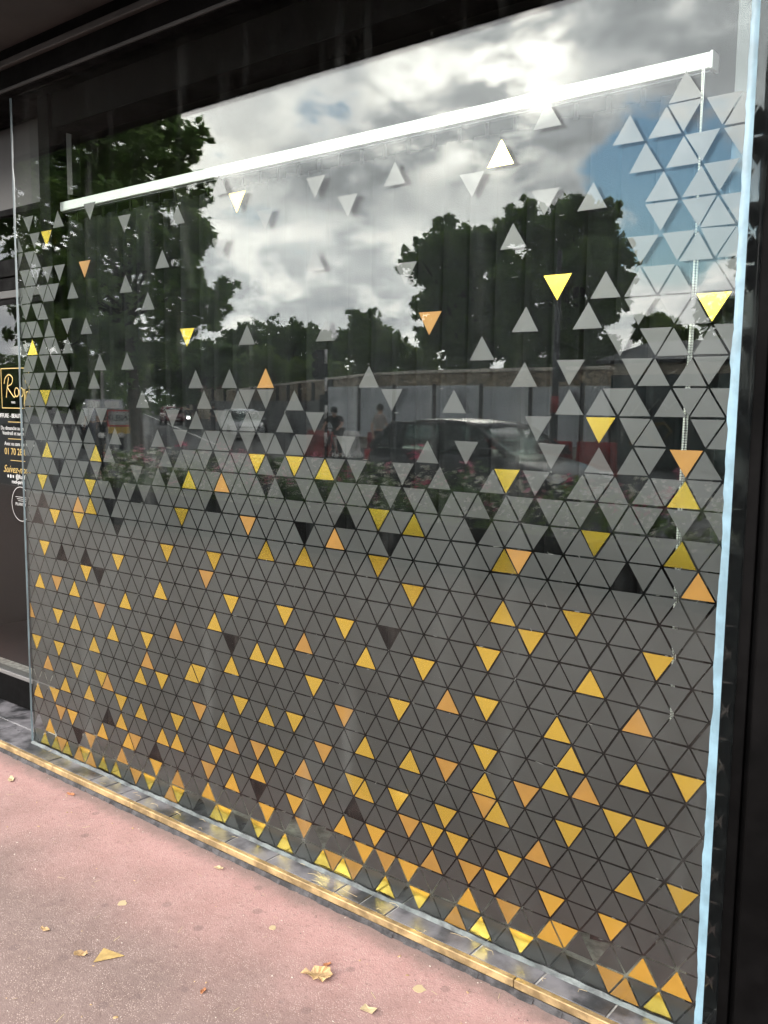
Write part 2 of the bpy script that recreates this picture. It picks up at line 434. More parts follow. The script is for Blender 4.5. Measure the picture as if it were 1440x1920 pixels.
M_TROUGH = mat('dark_trough', (0.03, 0.03, 0.032), 0.6)
M_DRYLEAF = mat('dry_leaf', (0.34, 0.215, 0.095), 0.7, var=0.3, vscale=30, bump=0.3, bscale=60)
M_DRYRED = mat('russet_leaf', (0.38, 0.15, 0.06), 0.7, var=0.3, vscale=30)
M_STRAW = mat('straw', (0.38, 0.29, 0.16), 0.8)
M_GRIT = mat('pale_grit', (0.40, 0.34, 0.28), 0.8)
M_ROOFT = mat('red_roof_tile', (0.22, 0.09, 0.06), 0.8, var=0.2, vscale=2)
M_RENDER = mat('beige_render', (0.38, 0.33, 0.26), 0.85, var=0.1, vscale=1)
M_SIGNW = mat('sign_white', (0.36, 0.36, 0.35), 0.5)
M_SIGNY = mat('sign_yellow', (0.55, 0.36, 0.06), 0.5)
M_SIGNR = mat('sign_red', (0.50, 0.03, 0.03), 0.5)
# ------------------------------------------------------------------ the setting: ground, road, pavement
def sheet(name, x0, x1, y0, y1, z, m_, parent=None, **k):
    return MB().add([(x0, y0, z), (x1, y0, z), (x1, y1, z), (x0, y1, z)], [(0, 1, 2, 3)]).build(name, m_, parent, **k)
sheet('ground', -700, 700, -700, 300, -0.16, M_ASPH, kind='structure')
sheet('road', -420, 420, -420, -6.30, -0.13, M_ASPH, kind='structure')
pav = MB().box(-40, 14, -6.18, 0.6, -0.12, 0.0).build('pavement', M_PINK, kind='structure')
kb = MB().box(0, 0.995, -6.30, -6.185, -0.15, 0.004)
kerb0 = kb.build('kerbstone', M_CONC, pav); bevel(kerb0, 0.012); kerb0.location.x = -16
for i in range(1, 20):
    k = kerb0.copy(); COL.objects.link(k); k.parent = pav; k.location.x = -16 + i
d = Vector((-0.817, -0.576, 0)); nrm = Vector((0.576, -0.817, 0))
a = Vector((-32.86, -26.35, -0.126)) - d*6; b = a + d*160
q = [a - nrm*0.09, b - nrm*0.09, b + nrm*0.09, a + nrm*0.09]
MB().add(q, [(0, 1, 2, 3)]).build('road_marking', M_WPL, kind='structure')

# entrance floor and sill: slate tiles on pale grout
fl = MB().box(-5.0, 0.42, -0.086, 0.60, -0.02, 0.031).build('entrance_floor', M_GROUT, kind='structure')
def tile(x0, x1, y0, y1):
    t = MB().box(x0+0.003, x1-0.003, y0+0.003, y1-0.003, 0.02, 0.0345 + random.uniform(0, 0.0008)).build('tile', M_TILE, fl)
    bevel(t, 0.0015, 1)
xs = -2.90
while xs < 0.42:
    w = random.choice((0.10, 0.20, 0.30, 0.30)); tile(xs, min(0.42, xs+w), -0.086, 0.09); xs += w
for ix in range(6):
    for iy in range(2):
        off = 0.0 if iy else 0.12
        tile(-4.72+ix*0.30+off, -4.42+ix*0.30+off, -0.086+iy*0.15, 0.064+iy*0.15)

trim = empty('brass_edge_trim', (-2.3, -0.095, 0), label='worn brass strip edging the slate sill above the pink pavement', cat='edge trim')
for x0, x1 in ((-5.0, -2.012), (-2.010, -0.352), (-0.35, 0.42)):
    bevel(MB().box(x0+2.3, x1+2.3, -0.010, 0.008, 0.0135, 0.0375).build('brass_strip', M_BRASS, trim), 0.0025, 2)
kv = []; n = 130
j = MB()
top = [(-5.0+i*5.42/n+2.3, -0.0095 - 0.004*random.random()) for i in range(n+1)]
for i in range(n):
    (xa, ya), (xb, yb) = top[i], top[i+1]
    j.add([(xa, ya, 0.0145), (xb, yb, 0.0145), (xb, yb-0.006-0.006*random.random(), 0.0005), (xa, ya-0.006-0.006*random.random(), 0.0005)], [(0, 1, 2, 3)])
j.build('bitumen_base', M_KERBD, trim)

# ------------------------------------------------------------------ shop building
bld = empty('shop_building', (-1.4, 0.3, 0), label='black painted shopfront with deep soffit over the triangle window', cat='building')
def bpart(name, m_, *boxes, bev=0.0):
    mb = MB()
    for (x0, x1, y0, y1, z0, z1) in boxes: mb.box(x0+1.4, x1+1.4, y0-0.3, y1-0.3, z0, z1)
    o = mb.build(name, m_, bld)
    if bev: bevel(o, bev)
    return o
bpart('fascia', M_BLACK, (-5.2, 3.2, -0.050, 0.19, 2.757, 2.858), bev=0.004)
bpart('fascia_moulding', M_SOFFIT, (-5.2, 3.2, -0.074, -0.0501, 2.846, 2.872), bev=0.004)
bpart('fascia_bead', M_SOFFIT, (-5.2, 3.2, -0.058, -0.0501, 2.760, 2.772), bev=0.002)
bpart('upper_fascia', M_BLACK, (-5.2, 3.2, -0.062, 0.19, 2.8585, 2.915))
bpart('soffit', M_SOFFIT, (-8.0, 6.0, -0.82, 0.4, 2.9155, 2.97))
bpart('canopy_front', M_BLACK, (-8.0, 6.0, -0.875, -0.8205, 2.905, 3.35), bev=0.006)
bpart('upper_wall', M_RENDER, (-8.0, 6.0, 0.02, 0.5, 2.972, 8.5))
bpart('pillar', M_BLACK, (0.176, 2.6, 0.0, 0.5, 0.03, 2.7565), bev=0.004)
bpart('pillar_foot', M_KERBD, (0.178, 2.6, -0.03, -0.0005, 0.0305, 0.060), bev=0.006)
bpart('jamb_moulding', M_BLACK, (0.132, 0.158, 0.018, 0.30, 0.036, 2.7565), bev=0.003)
bpart('jamb_groove', M_BLACK, (0.1585, 0.1755, 0.032, 0.30, 0.036, 2.7565))
bpart('jamb_panel', M_GLOSSBLACK, (0.045, 0.1315, 0.050, 0.30, 0.036, 2.7565))
bpart('window_post', M_BLACK, (-2.748, -2.668, 0.045, 0.125, 0.036, 2.7565), bev=0.003)
bpart('head_frame', M_BLACK, (-2.667, 0.0445, 0.060, 0.19, 2.62, 2.7565), bev=0.003)
bpart('party_wall', M_RENDER, (-8.0, -4.4, 0.0, 0.5, 0.0, 2.915))
bpart('party_wall', M_RENDER, (2.6005, 6.0, 0.0, 0.5, 0.0, 2.915))
rm = MB()
rm.box(-5.0+1.4, 0.9+1.4, 3.2, 3.3, 0.0, 2.91).box(-5.1+1.4, -5.0+1.4, 0.2, 3.2, 0.0, 2.91).box(0.9+1.4, 1.0+1.4, 0.2, 3.2, 0.0, 2.91).box(-5.0+1.4, 0.9+1.4, 0.31, 3.2, -0.01, 0.025).box(-5.0+1.4, 0.9+1.4, 0.11, 3.2, 2.86, 2.912)
rm.build('shop_interior', M_ROOM, bld)

# ------------------------------------------------------------------ entrance door left of the window
DY = 0.20
door = empty('shop_door', (-3.45, DY, 0.036), label='dark glazed shop door with gold and white lettering left of the window', cat='door')
def dpart(name, m_, x0, x1, y0, y1, z0, z1, bev=0.0):
    o = MB().box(x0+3.45, x1+3.45, y0, y1, z0-0.036, z1-0.036).build(name, m_, door)
    if bev: bevel(o, bev)
    return o
dpart('transom_panel', M_GREYPANEL, -4.395, -2.75, 0.0, 0.04, 2.402, 2.756)
dpart('transom_frame', M_BLACK, -4.395, -2.75, -0.015, 0.05, 2.372, 2.401, 0.003)
dpart('transom_glass', M_GLASS2, -4.395, -2.75, 0.0, 0.006, 2.178, 2.371)
dpart('transom_bar', M_BLACK, -4.395, -2.75, -0.02, 0.05, 2.100, 2.177, 0.003)
dpart('transom_bar', M_BLACK, -4.395, -2.75, -0.008, 0.05, 2.040, 2.099, 0.003)
dpart('door_head', M_GREYPANEL, -4.395, -2.75, -0.014, 0.05, 2.004, 2.039, 0.003)
dpart('door_head', M_BLACK, -4.395, -2.75, -0.002, 0.05, 1.978, 2.003)
for y0 in (0.0,): dpart('door_glass', M_DOORGLASS, -4.395, -2.75, y0, y0+0.005, 0.205, 1.977)
dpart('door_rail', M_ALU, -4.395, -2.75, -0.012, 0.04, 0.184, 0.204, 0.002)
dpart('kick_panel', M_BLACK, -4.395, -2.75, -0.004, 0.04, 0.042, 0.1835)
ly = -0.0012
def dtext(body, x, z, size, m_, **k):
    return text_mesh('lettering', body, size, m_, door, (x+3.45, ly, z-0.036), align='LEFT', **k)
fr = MB()
for (x0, x1, z0, z1) in ((-3.386, -3.382, 1.497, 1.686), (-3.142, -3.138, 1.497, 1.686), (-3.3815, -3.1425, 1.682, 1.686), (-3.3815, -3.1425, 1.497, 1.501)):
    fr.box(x0+3.45, x1+3.45, ly-0.001, ly+0.0005, z0-0.036, z1-0.036)
fr.build('gold_frame', M_GOLDINK, door)
def script(strokes, x, z, h, r, m_):
    mb = MB()
    for st in strokes:
        pts = [Vector(p) for p in st]; sm = []
        for i in range(len(pts)-1):
            p0, p1, p2, p3 = pts[max(i-1, 0)], pts[i], pts[i+1], pts[min(i+2, len(pts)-1)]
            for k in range(5):
                t = k/5
                sm.append(0.5*((2*p1)+(-p0+p2)*t+(2*p0-5*p1+4*p2-p3)*t*t+(-p0+3*p1-3*p2+p3)*t**3))
        sm.append(pts[-1])
        mb.tube([(p.x*h, 0, p.y*h) for p in sm], r, 5)
    o = mb.build('script_lettering', m_, door); o.location = (x+3.45, ly, z-0.036); o.scale = (1, 0.25, 1)
    return o
ring = lambda cx, cz, r: [(cx+r*math.cos(a), cz+r*1.15*math.sin(a)) for a in [R(80+i*36) for i in range(11)]]
script([[(0.22, 0.0), (0.33, 0.45), (0.48, 0.92)], [(0.08, 0.62), (0.18, 0.86), (0.5, 1.02), (0.8, 0.88), (0.72, 0.62), (0.38, 0.48), (0.62, 0.22), (0.9, 0.02), (1.0, 0.1)],
        ring(1.12, 0.24, 0.17), ring(1.50, 0.24, 0.17), [(1.66, 0.3), (1.9, 0.62), (2.02, 0.98), (1.92, 1.0), (1.82, 0.4), (1.72, -0.3), (1.82, -0.28), (1.9, 0.2), (2.1, 0.26)]],
       -3.368, 1.548, 0.105, 0.0032, M_GOLDINK)
dtext('PARIS', -3.300, 1.525, 0.014, M_WHITEINK)
dtext('COIFFURE - BEAUTÉ', -3.452, 1.462, 0.0275, M_WHITEINK, off=0.0004)
dtext('Du dimanche au jeudi', -3.405, 1.404, 0.0265, M_WHITEINK)
dtext('Vendredi et samedi', -3.392, 1.380, 0.0265, M_WHITEINK)
dtext('Avec ou sans rendez-vous', -3.376, 1.330, 0.0265, M_WHITEINK)
dtext('01 70 28 8', -3.378, 1.292, 0.045, M_GOLDINK)
dtext('Suivez-nous', -3.395, 1.208, 0.050, M_GOLDINK, shear=0.45)
dtext('@Roof', -3.285, 1.175, 0.028, M_WHITEINK, off=0.0004)
dtext('roof-paris.', -3.322, 1.150, 0.026, M_WHITEINK, off=0.0004)
ic = MB()
for k in range(3):
    x = -3.352+k*0.023+3.45
    ic.prism([(x+0.008*math.cos(R(45+90*i)), 1.139+0.009*math.sin(R(45+90*i))) for i in range(4)] if k != 1 else [(x+0.007*math.cos(R(30*i)), 1.139+0.009*math.sin(R(30*i))) for i in range(12)], 'y', ly-0.0008, ly)
ic.build('social_icons', M_WHITEINK, door)
for (x0, z) in ((-3.335, 1.432), (-3.340, 1.352), (-3.325, 1.250)):
    dpart('gold_rule', M_GOLDINK, x0, x0+0.13, ly-0.0008, ly, z, z+0.003)
dtext('PLANITY', -3.295, 1.045, 0.021, M_WHITEINK, spacing=1.2)
for i in range(3): dpart('small_print', M_WHITEINK, -3.292+i*0.012, -3.18-i*0.006, ly-0.0008, ly, 1.079-i*0.009, 1.081-i*0.009)
dc = MB(); seg = 40
for k in range(seg):
    a0, a1 = 2*math.pi*k/seg, 2*math.pi*(k+1)/seg
    for rr in (0.080,):
        P = lambda a, r: (-3.245+3.45+r*math.cos(a), ly-0.0006, 1.047-0.036+r*math.sin(a))
        dc.add([P(a0, rr), P(a1, rr), P(a1, rr+0.0028), P(a0, rr+0.0028)], [(0, 1, 2, 3)])
dc.build('round_decal', M_WHITEINK, door)

# ------------------------------------------------------------------ the window with its triangle stickers
U, RH, Z0, SHIFT = 0.086, 0.81406, 0.11, -0.02
XL, XR = -2.845, 0.104
win = empty('shop_window', (-1.37, 0, 0.036), label='large double pane with grey, gold and copper triangle stickers', cat='window')
def wp(o): return o
def wbox(name, m_, x0, x1, y0, y1, z0, z1, bev=0.0):
    o = MB().box(x0+1.37, x1+1.37, y0, y1, z0-0.036, z1-0.036).build(name, m_, win)
    if bev: bevel(o, bev)
    return o
wbox('glass_pane', M_GLASS, XL, XR, -0.012, -0.006, 0.040, 2.7565)
wbox('glass_pane', M_GLASS2, -2.745, XR, 0.008, 0.013, 0.040, 2.7565)
def wavy(name, x0, x1, side, m_=M_TAPE):
    mb = MB(); n = 150; L = []
    w = 0.0
    for i in range(n+1):
        z = 0.042 + (2.754-0.042)*i/n
        w = 0.75*w + random.gauss(0, 0.0011)
        L.append((x0 + (w if side < 0 else 0), x1 + (w if side > 0 else 0), z))
    for i in range(n):
        a, b = L[i], L[i+1]
        f = lambda q, y: [(q[0]+1.37, y, q[2]-0.036), (q[1]+1.37, y, q[2]-0.036)]
        vs = f(a, -0.0122) + f(b, -0.0122)
        ym = -0.0150
        vs += [((a[0]+a[1])/2+1.37, ym, a[2]-0.036), ((b[0]+b[1])/2+1.37, ym, b[2]-0.036)]
        mb.add(vs, [(0, 4, 5, 2), (4, 1, 3, 5)])
    return mb.build(name, m_, win, smooth=True)
wavy('edge_sealant', 0.091, 0.110, -1)
wavy('edge_sealant', -2.854, -2.838, 1, M_EDGE)
sb = MB(); n = 120
for i in range(n):
    xa, xb = XL+(XR-XL)*i/n+1.37, XL+(XR-XL)*(i+1)/n+1.37
    h0 = 0.008+0.0015*math.sin(i*0.37)+0.0015*math.sin(i*1.9); h1 = 0.008+0.0015*math.sin((i+1)*0.37)+0.0015*math.sin((i+1)*1.9)
    sb.add([(xa, -0.022, -0.001), (xb, -0.022, -0.001), (xb, -0.0125, h1), (xa, -0.0125, h0)], [(0, 1, 2, 3)])
sb.build('silicone_bead', M_SILI, win, smooth=True)

# triangle slots per row, counted from the left: even slot points up, odd slot points down
GREY = {
    30: [7, 12, 17, 34, 62, 70],
    29: [4, 9, 23, 28, 45, 50, 66, 68, 71, 72, 73],
    28: [5, 7, 8, 39, 47, 57, 68, 70, 71, 73],
    27: [6, 7, 9, 11, 13, 26, 35, 63, 64, 68, 70, 73],
    26: [5, 6, 7, 9, 10, 11, 14, 22, 44, 60, 69, 71, 72, 73],
    25: [7, 8, 9, 24, 53, 69, 70, 71, 72, 73],
    24: [5, 6, 7, 8, 10, 13, 16, 66, 68, 69, 70, 72, 73],
    23: [4, 8, 10, 11, 12, 36, 44, 60, 64, 69, 70, 71],
    22: [6, 7, 9, 11, 12, 18, 22, 58, 67, 69, 70, 72, 73],
    21: [4, 6, 7, 9, 11, 13, 15, 16, 30, 34, 48, 60, 65, 68, 69, 70, 73],
    20: [6, 7, 8, 10, 11, 12, 13, 24, 32, 36, 37, 39, 42, 51, 56, 64, 66, 67, 68, 70, 71, 72, 73],
    19: [4, 7, 8, 9, 10, 12, 14, 17, 19, 29, 30, 34, 35, 36, 39, 40, 45, 63, 68, 69, 72, 73],
    18: [5, 7, 8, 9, 10, 12, 14, 16, 20, 26, 29, 32, 33, 34, 35, 37, 39, 40, 42, 43, 47, 54, 57, 63, 66, 68, 69, 72],
    17: [4, 6, 7, 10, 11, 12, 13, 15, 17, 18, 26, 28, 30, 31, 33, 34, 35, 36, 37, 38, 40, 42, 45, 47, 49, 53, 54, 58, 63, 64, 66, 67, 68, 71, 72, 73],
    16: [6, 7, 8, 9, 10, 12, 13, 14, 15, 17, 23, 26, 28, 31, 32, 33, 35, 36, 37, 38, 40, 43, 44, 46, 47, 48, 49, 51, 53, 54, 56, 57, 58, 60, 61, 63, 64, 65, 67, 68, 69, 71, 73],
}
MISSING = {
    15: [11, 21, 22, 24, 32, 46, 59, 62, 74],
    14: [8, 19, 43, 51, 68, 75],
    13: [6, 21, 74],
    12: [75],
    11: [10, 14, 74],
    10: [17, 51, 75],
    9: [74],
    8: [35, 75],
    7: [74],
    6: [75],
    5: [74],
    4: [75],
    3: [74],
    2: [18, 48, 75],
    1: [24, 39, 74],
    0: [6, 13, 42, 45, 67, 75],
    -1: [30, 37, 52, 67, 74],
}
GOLD = {
    29: [11, 37, 58],
    24: [63],
    23: [6, 31, 73],
    20: [9],
    19: [67],
    17: [8, 16, 39, 43, 44, 61, 70],
    16: [30],
    15: [9, 17, 51, 52, 67, 70],
    14: [16, 29, 60],
    13: [11, 15, 38, 42, 51],
    12: [27, 33, 53, 60, 65],
    11: [9, 21, 63, 71],
    10: [15, 26, 35, 41, 47, 59, 66],
    9: [6, 12, 20, 32, 48, 55],
    8: [38, 40, 59, 64],
    7: [11, 12, 18, 25, 34, 45, 53, 64, 68, 73],
    6: [16, 30, 31, 59, 64],
    5: [7, 11, 22, 27, 37, 38, 43, 48, 52, 58, 69, 71],
    4: [13, 17, 34, 60, 65],
    3: [10, 14, 21, 22, 29, 41, 48, 49, 53, 57, 68, 73],
    2: [6, 9, 20, 26, 28, 33, 38, 45, 55, 57, 61],
    1: [13, 16, 20, 34, 43, 46, 51, 61, 65, 69],
    0: [8, 25, 32, 39, 49, 53, 58, 64, 65, 70, 72],
    -1: [6, 8, 10, 15, 16, 18, 25, 29, 32, 35, 39, 40, 44, 46, 50, 55, 58, 63, 70],
}
COPPER = {
    27: [17],
    23: [55],
    21: [38],
    18: [71],
    16: [34],
    14: [14, 37, 46, 61, 72],
    11: [33],
    9: [11, 42, 68],
    8: [17, 28, 56],
    7: [4],
    6: [24, 47, 66],
    5: [57, 63],
    4: [8, 18, 31, 45, 59],
    3: [34, 39, 42, 62],
    2: [53],
    1: [11, 23, 33, 54, 59],
    0: [15, 20, 28, 43, 51, 61],
    -1: [11, 12, 14, 23, 26, 47, 49, 56, 68, 69],
}

def node(i, r): return Vector((i + (0.5+SHIFT if r % 2 else 0.0), r))
cells = []
kinds = {}
for r in range(-1, 16):
    for k in range(4, 76): kinds[(r, k)] = 'g'
for ch, table in (('g', GREY), ('.', MISSING), ('G', GOLD), ('C', COPPER)):
    for r, ks in table.items():
        for k in ks: kinds[(r, k)] = ch
for (r, k), ch in kinds.items():
        if ch == '.': continue
        i = k//2 - 36
        if r % 2 == 0:
            t = [node(i, r), node(i+1, r), node(i, r+1)] if k % 2 == 0 else [node(i, r+1), node(i+1, r), node(i+1, r+1)]
            if k % 2: t = [node(i, r+1), node(i+1, r+1), node(i+1, r)]
        else:
            t = [node(i, r), node(i+1, r), node(i+1, r+1)] if k % 2 == 0 else [node(i, r+1), node(i+1, r+1), node(i, r)]
        c = (t[0]+t[1]+t[2])/3
        cells.append((ch, k % 2, c.x*U, Z0+c.y*U*RH, [((p.x-c.x)*U*0.898, (p.y-c.y)*U*RH*0.898) for p in t]))
CAMP = Vector((0.745, -2.055, 1.528))
def seen_area(c): # rough apparent size from the pavement in front
    v = Vector((c[2], 0, c[3])) - CAMP
    return abs(v.y)/v.length**3
cells = [c for c in cells if c[2] > XL-0.04 and c[2] < XR+0.03]
cells.sort(key=seen_area, reverse=True)
SM = {'g': M_FILM, 'G': M_GOLD, 'C': M_COPPER}
SN = {'g': 'frosted_triangle', 'G': 'gold_triangle', 'C': 'copper_triangle'}
def clip(poly, x, keep_less):
    out = []
    for a, b in zip(poly, poly[1:]+poly[:1]):
        ia, ib = (a[0] <= x) == keep_less, (b[0] <= x) == keep_less
        if ia: out.append(a)
        if ia != ib:
            t = (x-a[0])/(b[0]-a[0]); out.append((x, a[1]+t*(b[1]-a[1])))
    return out
cache = {}
rest = MB(); nb = 0
for c in cells:
    ch, o_, cx, cz, pl = c
    ab = [(cx+p[0], cz+p[1]) for p in pl]
    clipped = False
    if max(p[0] for p in ab) > XR-0.004: ab = clip(ab, XR-0.004, True); clipped = True
    if ab and min(p[0] for p in ab) < XL+0.004: ab = clip(ab, XL+0.004, False); clipped = True
    if ab and min(p[1] for p in ab) < 0.043:
        ab = [(p[0], max(p[1], 0.043)) for p in ab]; clipped = True
    if len(ab) < 3: continue
    if nb < 300:
        nb += 1
        key = (ch, o_, round(pl[0][0], 4), round(pl[2][0], 4))
        if clipped:
            o = MB().prism([(p[0]-cx, p[1]-cz) for p in ab], 'y', -0.0056, -0.0048).build(SN[ch], SM[ch], win)
        elif key in cache:
            o = bpy.data.objects.new(SN[ch], cache[key]); link(o, win)
        else:
            o = MB().prism([(p[0]-cx, p[1]-cz) for p in ab], 'y', -0.0056, -0.0048).build(SN[ch], SM[ch], win)
            cache[key] = o.data
        tilt = random.gauss(0, 0.009)
        o.location = (cx+1.37+random.gauss(0, 0.0005), 0, cz-0.036+random.gauss(0, 0.0005)); o.rotation_euler = (random.gauss(0, 0.002), tilt, random.gauss(0, 0.002))
    else:
        rest.prism([(p[0]+1.37, p[1]-0.036) for p in ab], 'y', -0.0056, -0.0048, 'gGC'.index(ch))
rest.build('small_triangles', [M_FILM, M_GOLD, M_COPPER], win, kind='stuff')

# torn slivers of film and dried adhesive left in the joints
rs = MB()
for i in range(170):
    r = random.randint(0, 15) if random.random() < 0.8 else random.randint(16, 28)
    x = random.uniform(XL+0.05, XR-0.05); z = Z0+r*U*RH + random.gauss(0, 0.0012); L = random.uniform(0.003, 0.016)*random.choice((0.5, 1, 1, 1.6)); w = random.uniform(0.0004, 0.0013)
    a = random.choice((0, 0, 0, R(58), R(-58))) + random.gauss(0, 0.05)
    if a > 0.3 or a < -0.3:
        k = round(x/U*2)/2; x = k*U
    ca, sa = math.cos(a), math.sin(a)
    rs.prism([(x+1.37+L*p*ca-w*q_*sa, z-0.036+L*p*sa+w*q_*ca) for p, q_ in ((-.5, -.5), (.1, -.7), (.5, -.2), (.4, .5), (-.4, .6))], 'y', -0.0057, -0.0050)
rs.build('film_slivers', mat('dried_adhesive', (0.16, 0.16, 0.15), 0.6), win, kind='stuff')

# ------------------------------------------------------------------ vertical blind behind the glass
vb = empty('vertical_blind', (-1.39, 0.10, 2.34), label='charcoal vertical blind hanging from a white headrail behind the glass', cat='blind')
def vbox(name, m_, x0, x1, y0, y1, z0, z1, bev=0.0):
    o = MB().box(x0+1.39, x1+1.39, y0-0.10, y1-0.10, z0-2.34, z1-2.34).build(name, m_, vb)
    if bev: bevel(o, bev)
    return o
vbox('headrail', M_WHITE, -2.757, -0.027, 0.088, 0.128, 2.304, 2.340, 0.003)
vbox('rail_channel', M_DARKSTEEL, -2.755, -0.029, 0.098, 0.118, 2.298, 2.3038)
vbox('end_cap', M_WHITE, -0.0268, -0.020, 0.086, 0.130, 2.302, 2.342, 0.002)
nsl = 30; prev = None
for i in range(nsl):
    x = -2.67 + i*0.0885
    ang = R(random.choice((8, 14, 20, 26, 32)) + random.uniform(-3, 3))
    if i in (7, 8, 15): ang = R(55)
    w = 0.0445
    prof = [(-w, 0.004), (-w*0.5, 0.0), (0, -0.001), (w*0.5, 0.0), (w, 0.004)]
    mb = MB(); vs = []
    for z in (0.10, 0.16, 2.20, 2.265):
        ww = 0.92 if z > 2.25 else 1.0
        vs += [(p[0]*ww*math.cos(ang)-p[1]*math.sin(ang), p[0]*ww*math.sin(ang)+p[1]*math.cos(ang), z-2.34) for p in prof]
    fs = [(a*5+b, a*5+b+1, (a+1)*5+b+1, (a+1)*5+b) for a in range(3) for b in range(4)]
    s = mb.add(vs, fs).build('slat', M_SLAT, vb, smooth=True); s.location = (x+1.39, 0.012, 0)
    sm = s.modifiers.new('thickness', 'SOLIDIFY'); sm.thickness = 0.0012
    h = MB().box(-0.006, 0.006, -0.002, 0.002, 2.262-2.34, 2.297-2.34).box(-0.008, 0.008, -0.003, 0.003, 2.256-2.34, 2.263-2.34).build('carrier_clip', M_CLEAR, vb); h.location = (x+1.39, 0.010, 0)
me_b = MB()
def bead(x, y, z, r=0.0034):
    t = (1+5**0.5)/2; s = r/math.hypot(1, t)
    vs = [(-1, t, 0), (1, t, 0), (-1, -t, 0), (1, -t, 0), (0, -1, t), (0, 1, t), (0, -1, -t), (0, 1, -t), (t, 0, -1), (t, 0, 1), (-t, 0, -1), (-t, 0, 1)]
    fs = [(0, 11, 5), (0, 5, 1), (0, 1, 7), (0, 7, 10), (0, 10, 11), (1, 5, 9), (5, 11, 4), (11, 10, 2), (10, 7, 6), (7, 1, 8), (3, 9, 4), (3, 4, 2), (3, 2, 6), (3, 6, 8), (3, 8, 9), (4, 9, 5), (2, 4, 11), (6, 2, 10), (8, 6, 7), (9, 8, 1)]
    me_b.add([(v[0]*s+x, v[1]*s+y, v[2]*s+z) for v in vs], fs)
n = 255
for i in range(n):
    z = 2.300-i*0.0061; t = i/n
    bead(-0.040+0.004*math.sin(t*7)+1.39, -0.018, z-2.34)
    if t > 0.25: bead(-0.034+0.005*math.sin(t*5+1.2)+1.39, -0.012, z-2.34)
me_b.build('bead_chain', M_CHAIN, vb, smooth=True)
MB().tube([(-0.037+1.39, -0.015, 2.303-2.34), (-0.037+1.39, -0.015, 0.745-2.34)], 0.0010, 6).build('chain_core', M_STEEL, vb)
MB().lathe([(0.002, 0.0), (0.008, 0.004), (0.009, 0.03), (0.004, 0.05), (0.002, 0.052)], (-0.037+1.39, -0.015, 0.705-2.34), 12).build('chain_weight', M_STEEL, vb, smooth=True)
# ------------------------------------------------------------------ trees opposite the shop
def leaves_for(blobs, per, size, squash=0.9, depth=None):
    V = []; F = []
    quads = []
    per0 = per; big = max(b[3] for b in blobs)
    for (bx, by, bz, br) in blobs:
        per = int(max(60, per0*min(1.0, (br/big)**1.6)))
        ncl = max(8, int(per/22))
        u = rng.normal(size=(ncl, 3)); u /= np.linalg.norm(u, axis=1)[:, None]
        rad = br*rng.random(ncl)**0.42*1.12
        cc = u*rad[:, None]*np.array([1, 1, squash]) + np.array([bx, by, bz])
        idx = rng.integers(0, ncl, per)
        p = cc[idx] + rng.normal(size=(per, 3))*np.array([1, 1, 0.7])*br*0.125
        nn = rng.normal(size=(per, 3))*0.75 + np.array([0, 0, 0.75]); nn /= np.linalg.norm(nn, axis=1)[:, None]
        t = np.cross(nn, rng.normal(size=(per, 3))); t /= np.linalg.norm(t, axis=1)[:, None]
        b = np.cross(nn, t)
        s = size*rng.uniform(0.6, 1.35, per)[:, None]
        droop = -nn*s*0.25
        quads.append(np.stack([p - t*s, p - b*s*0.45 + droop*0.2, p + t*s + droop, p + b*s*0.45], 1))
    Q = np.concatenate(quads); n = len(Q)
    return Q.reshape(-1, 3), np.arange(n*4).reshape(n, 4)

def tree(name, label, base, blobs, per, size, lm, trunk_r=0.25, back=True, group=None):
    t = empty(name, (base[0], base[1], -0.13), label=label, cat='tree', group=group)
    away = Vector((base[0]-0.745, base[1]-2.055, 0)).normalized()
    bl = list(blobs)
    if back:
        for (x, y, z, r) in blobs:
            k = random.uniform(0.7, 1.5)*r
            bl.append((x+away.x*k, y+away.y*k, z+random.uniform(-.3, .2)*r, r*0.95))
            if random.random() < 0.5: bl.append((x-away.x*k*0.7, y-away.y*k*0.7, z-random.uniform(0, .4)*r, r*0.75))
    lumpy = []
    for (x, y, z, r) in bl:
        lumpy.append((x, y, z, r*0.80))
        for _ in range(4):
            a, b = random.uniform(0, 6.283), random.uniform(-0.7, 1.0); q = random.uniform(0.70, 1.0)*r
            lumpy.append((x+q*math.cos(a)*math.cos(b), y+q*math.sin(a)*math.cos(b), z+q*math.sin(b), r*random.uniform(0.22, 0.42)))
    bl0 = bl; bl = [(x, y, z+0.13, r) for (x, y, z, r) in lumpy]
    V, F = leaves_for(bl, per, size)
    mesh_np('crown', V, F, lm, t)
    top = max(b[2] for b in bl)*0.8
    cx = sum(b[0] for b in bl)/len(bl)*0.35; cy = sum(b[1] for b in bl)/len(bl)*0.35
    mb = MB()
    fork = min(b[2]-b[3] for b in bl)+0.35*(top-min(b[2]-b[3] for b in bl))
    mb.tube([(0, 0, 0), (0.02, 0.02, 0.35), (cx*0.3, cy*0.3, fork*0.5), (cx*0.7, cy*0.7, fork), (cx, cy, top)], [trunk_r*1.5, trunk_r*1.05, trunk_r*0.9, trunk_r*0.7, trunk_r*0.15], 10)
    for b in bl[::5][:14]:
        a = Vector((cx*0.7, cy*0.7, fork)); e = Vector(b[:3]); mid = a.lerp(e, 0.5)+Vector((0, 0, 0.12*(e-a).length))
        mb.tube([a, mid, e], [trunk_r*0.45, trunk_r*0.25, trunk_r*0.06], 6)
    mb.build('trunk', M_BARK, t, smooth=True)
    return t

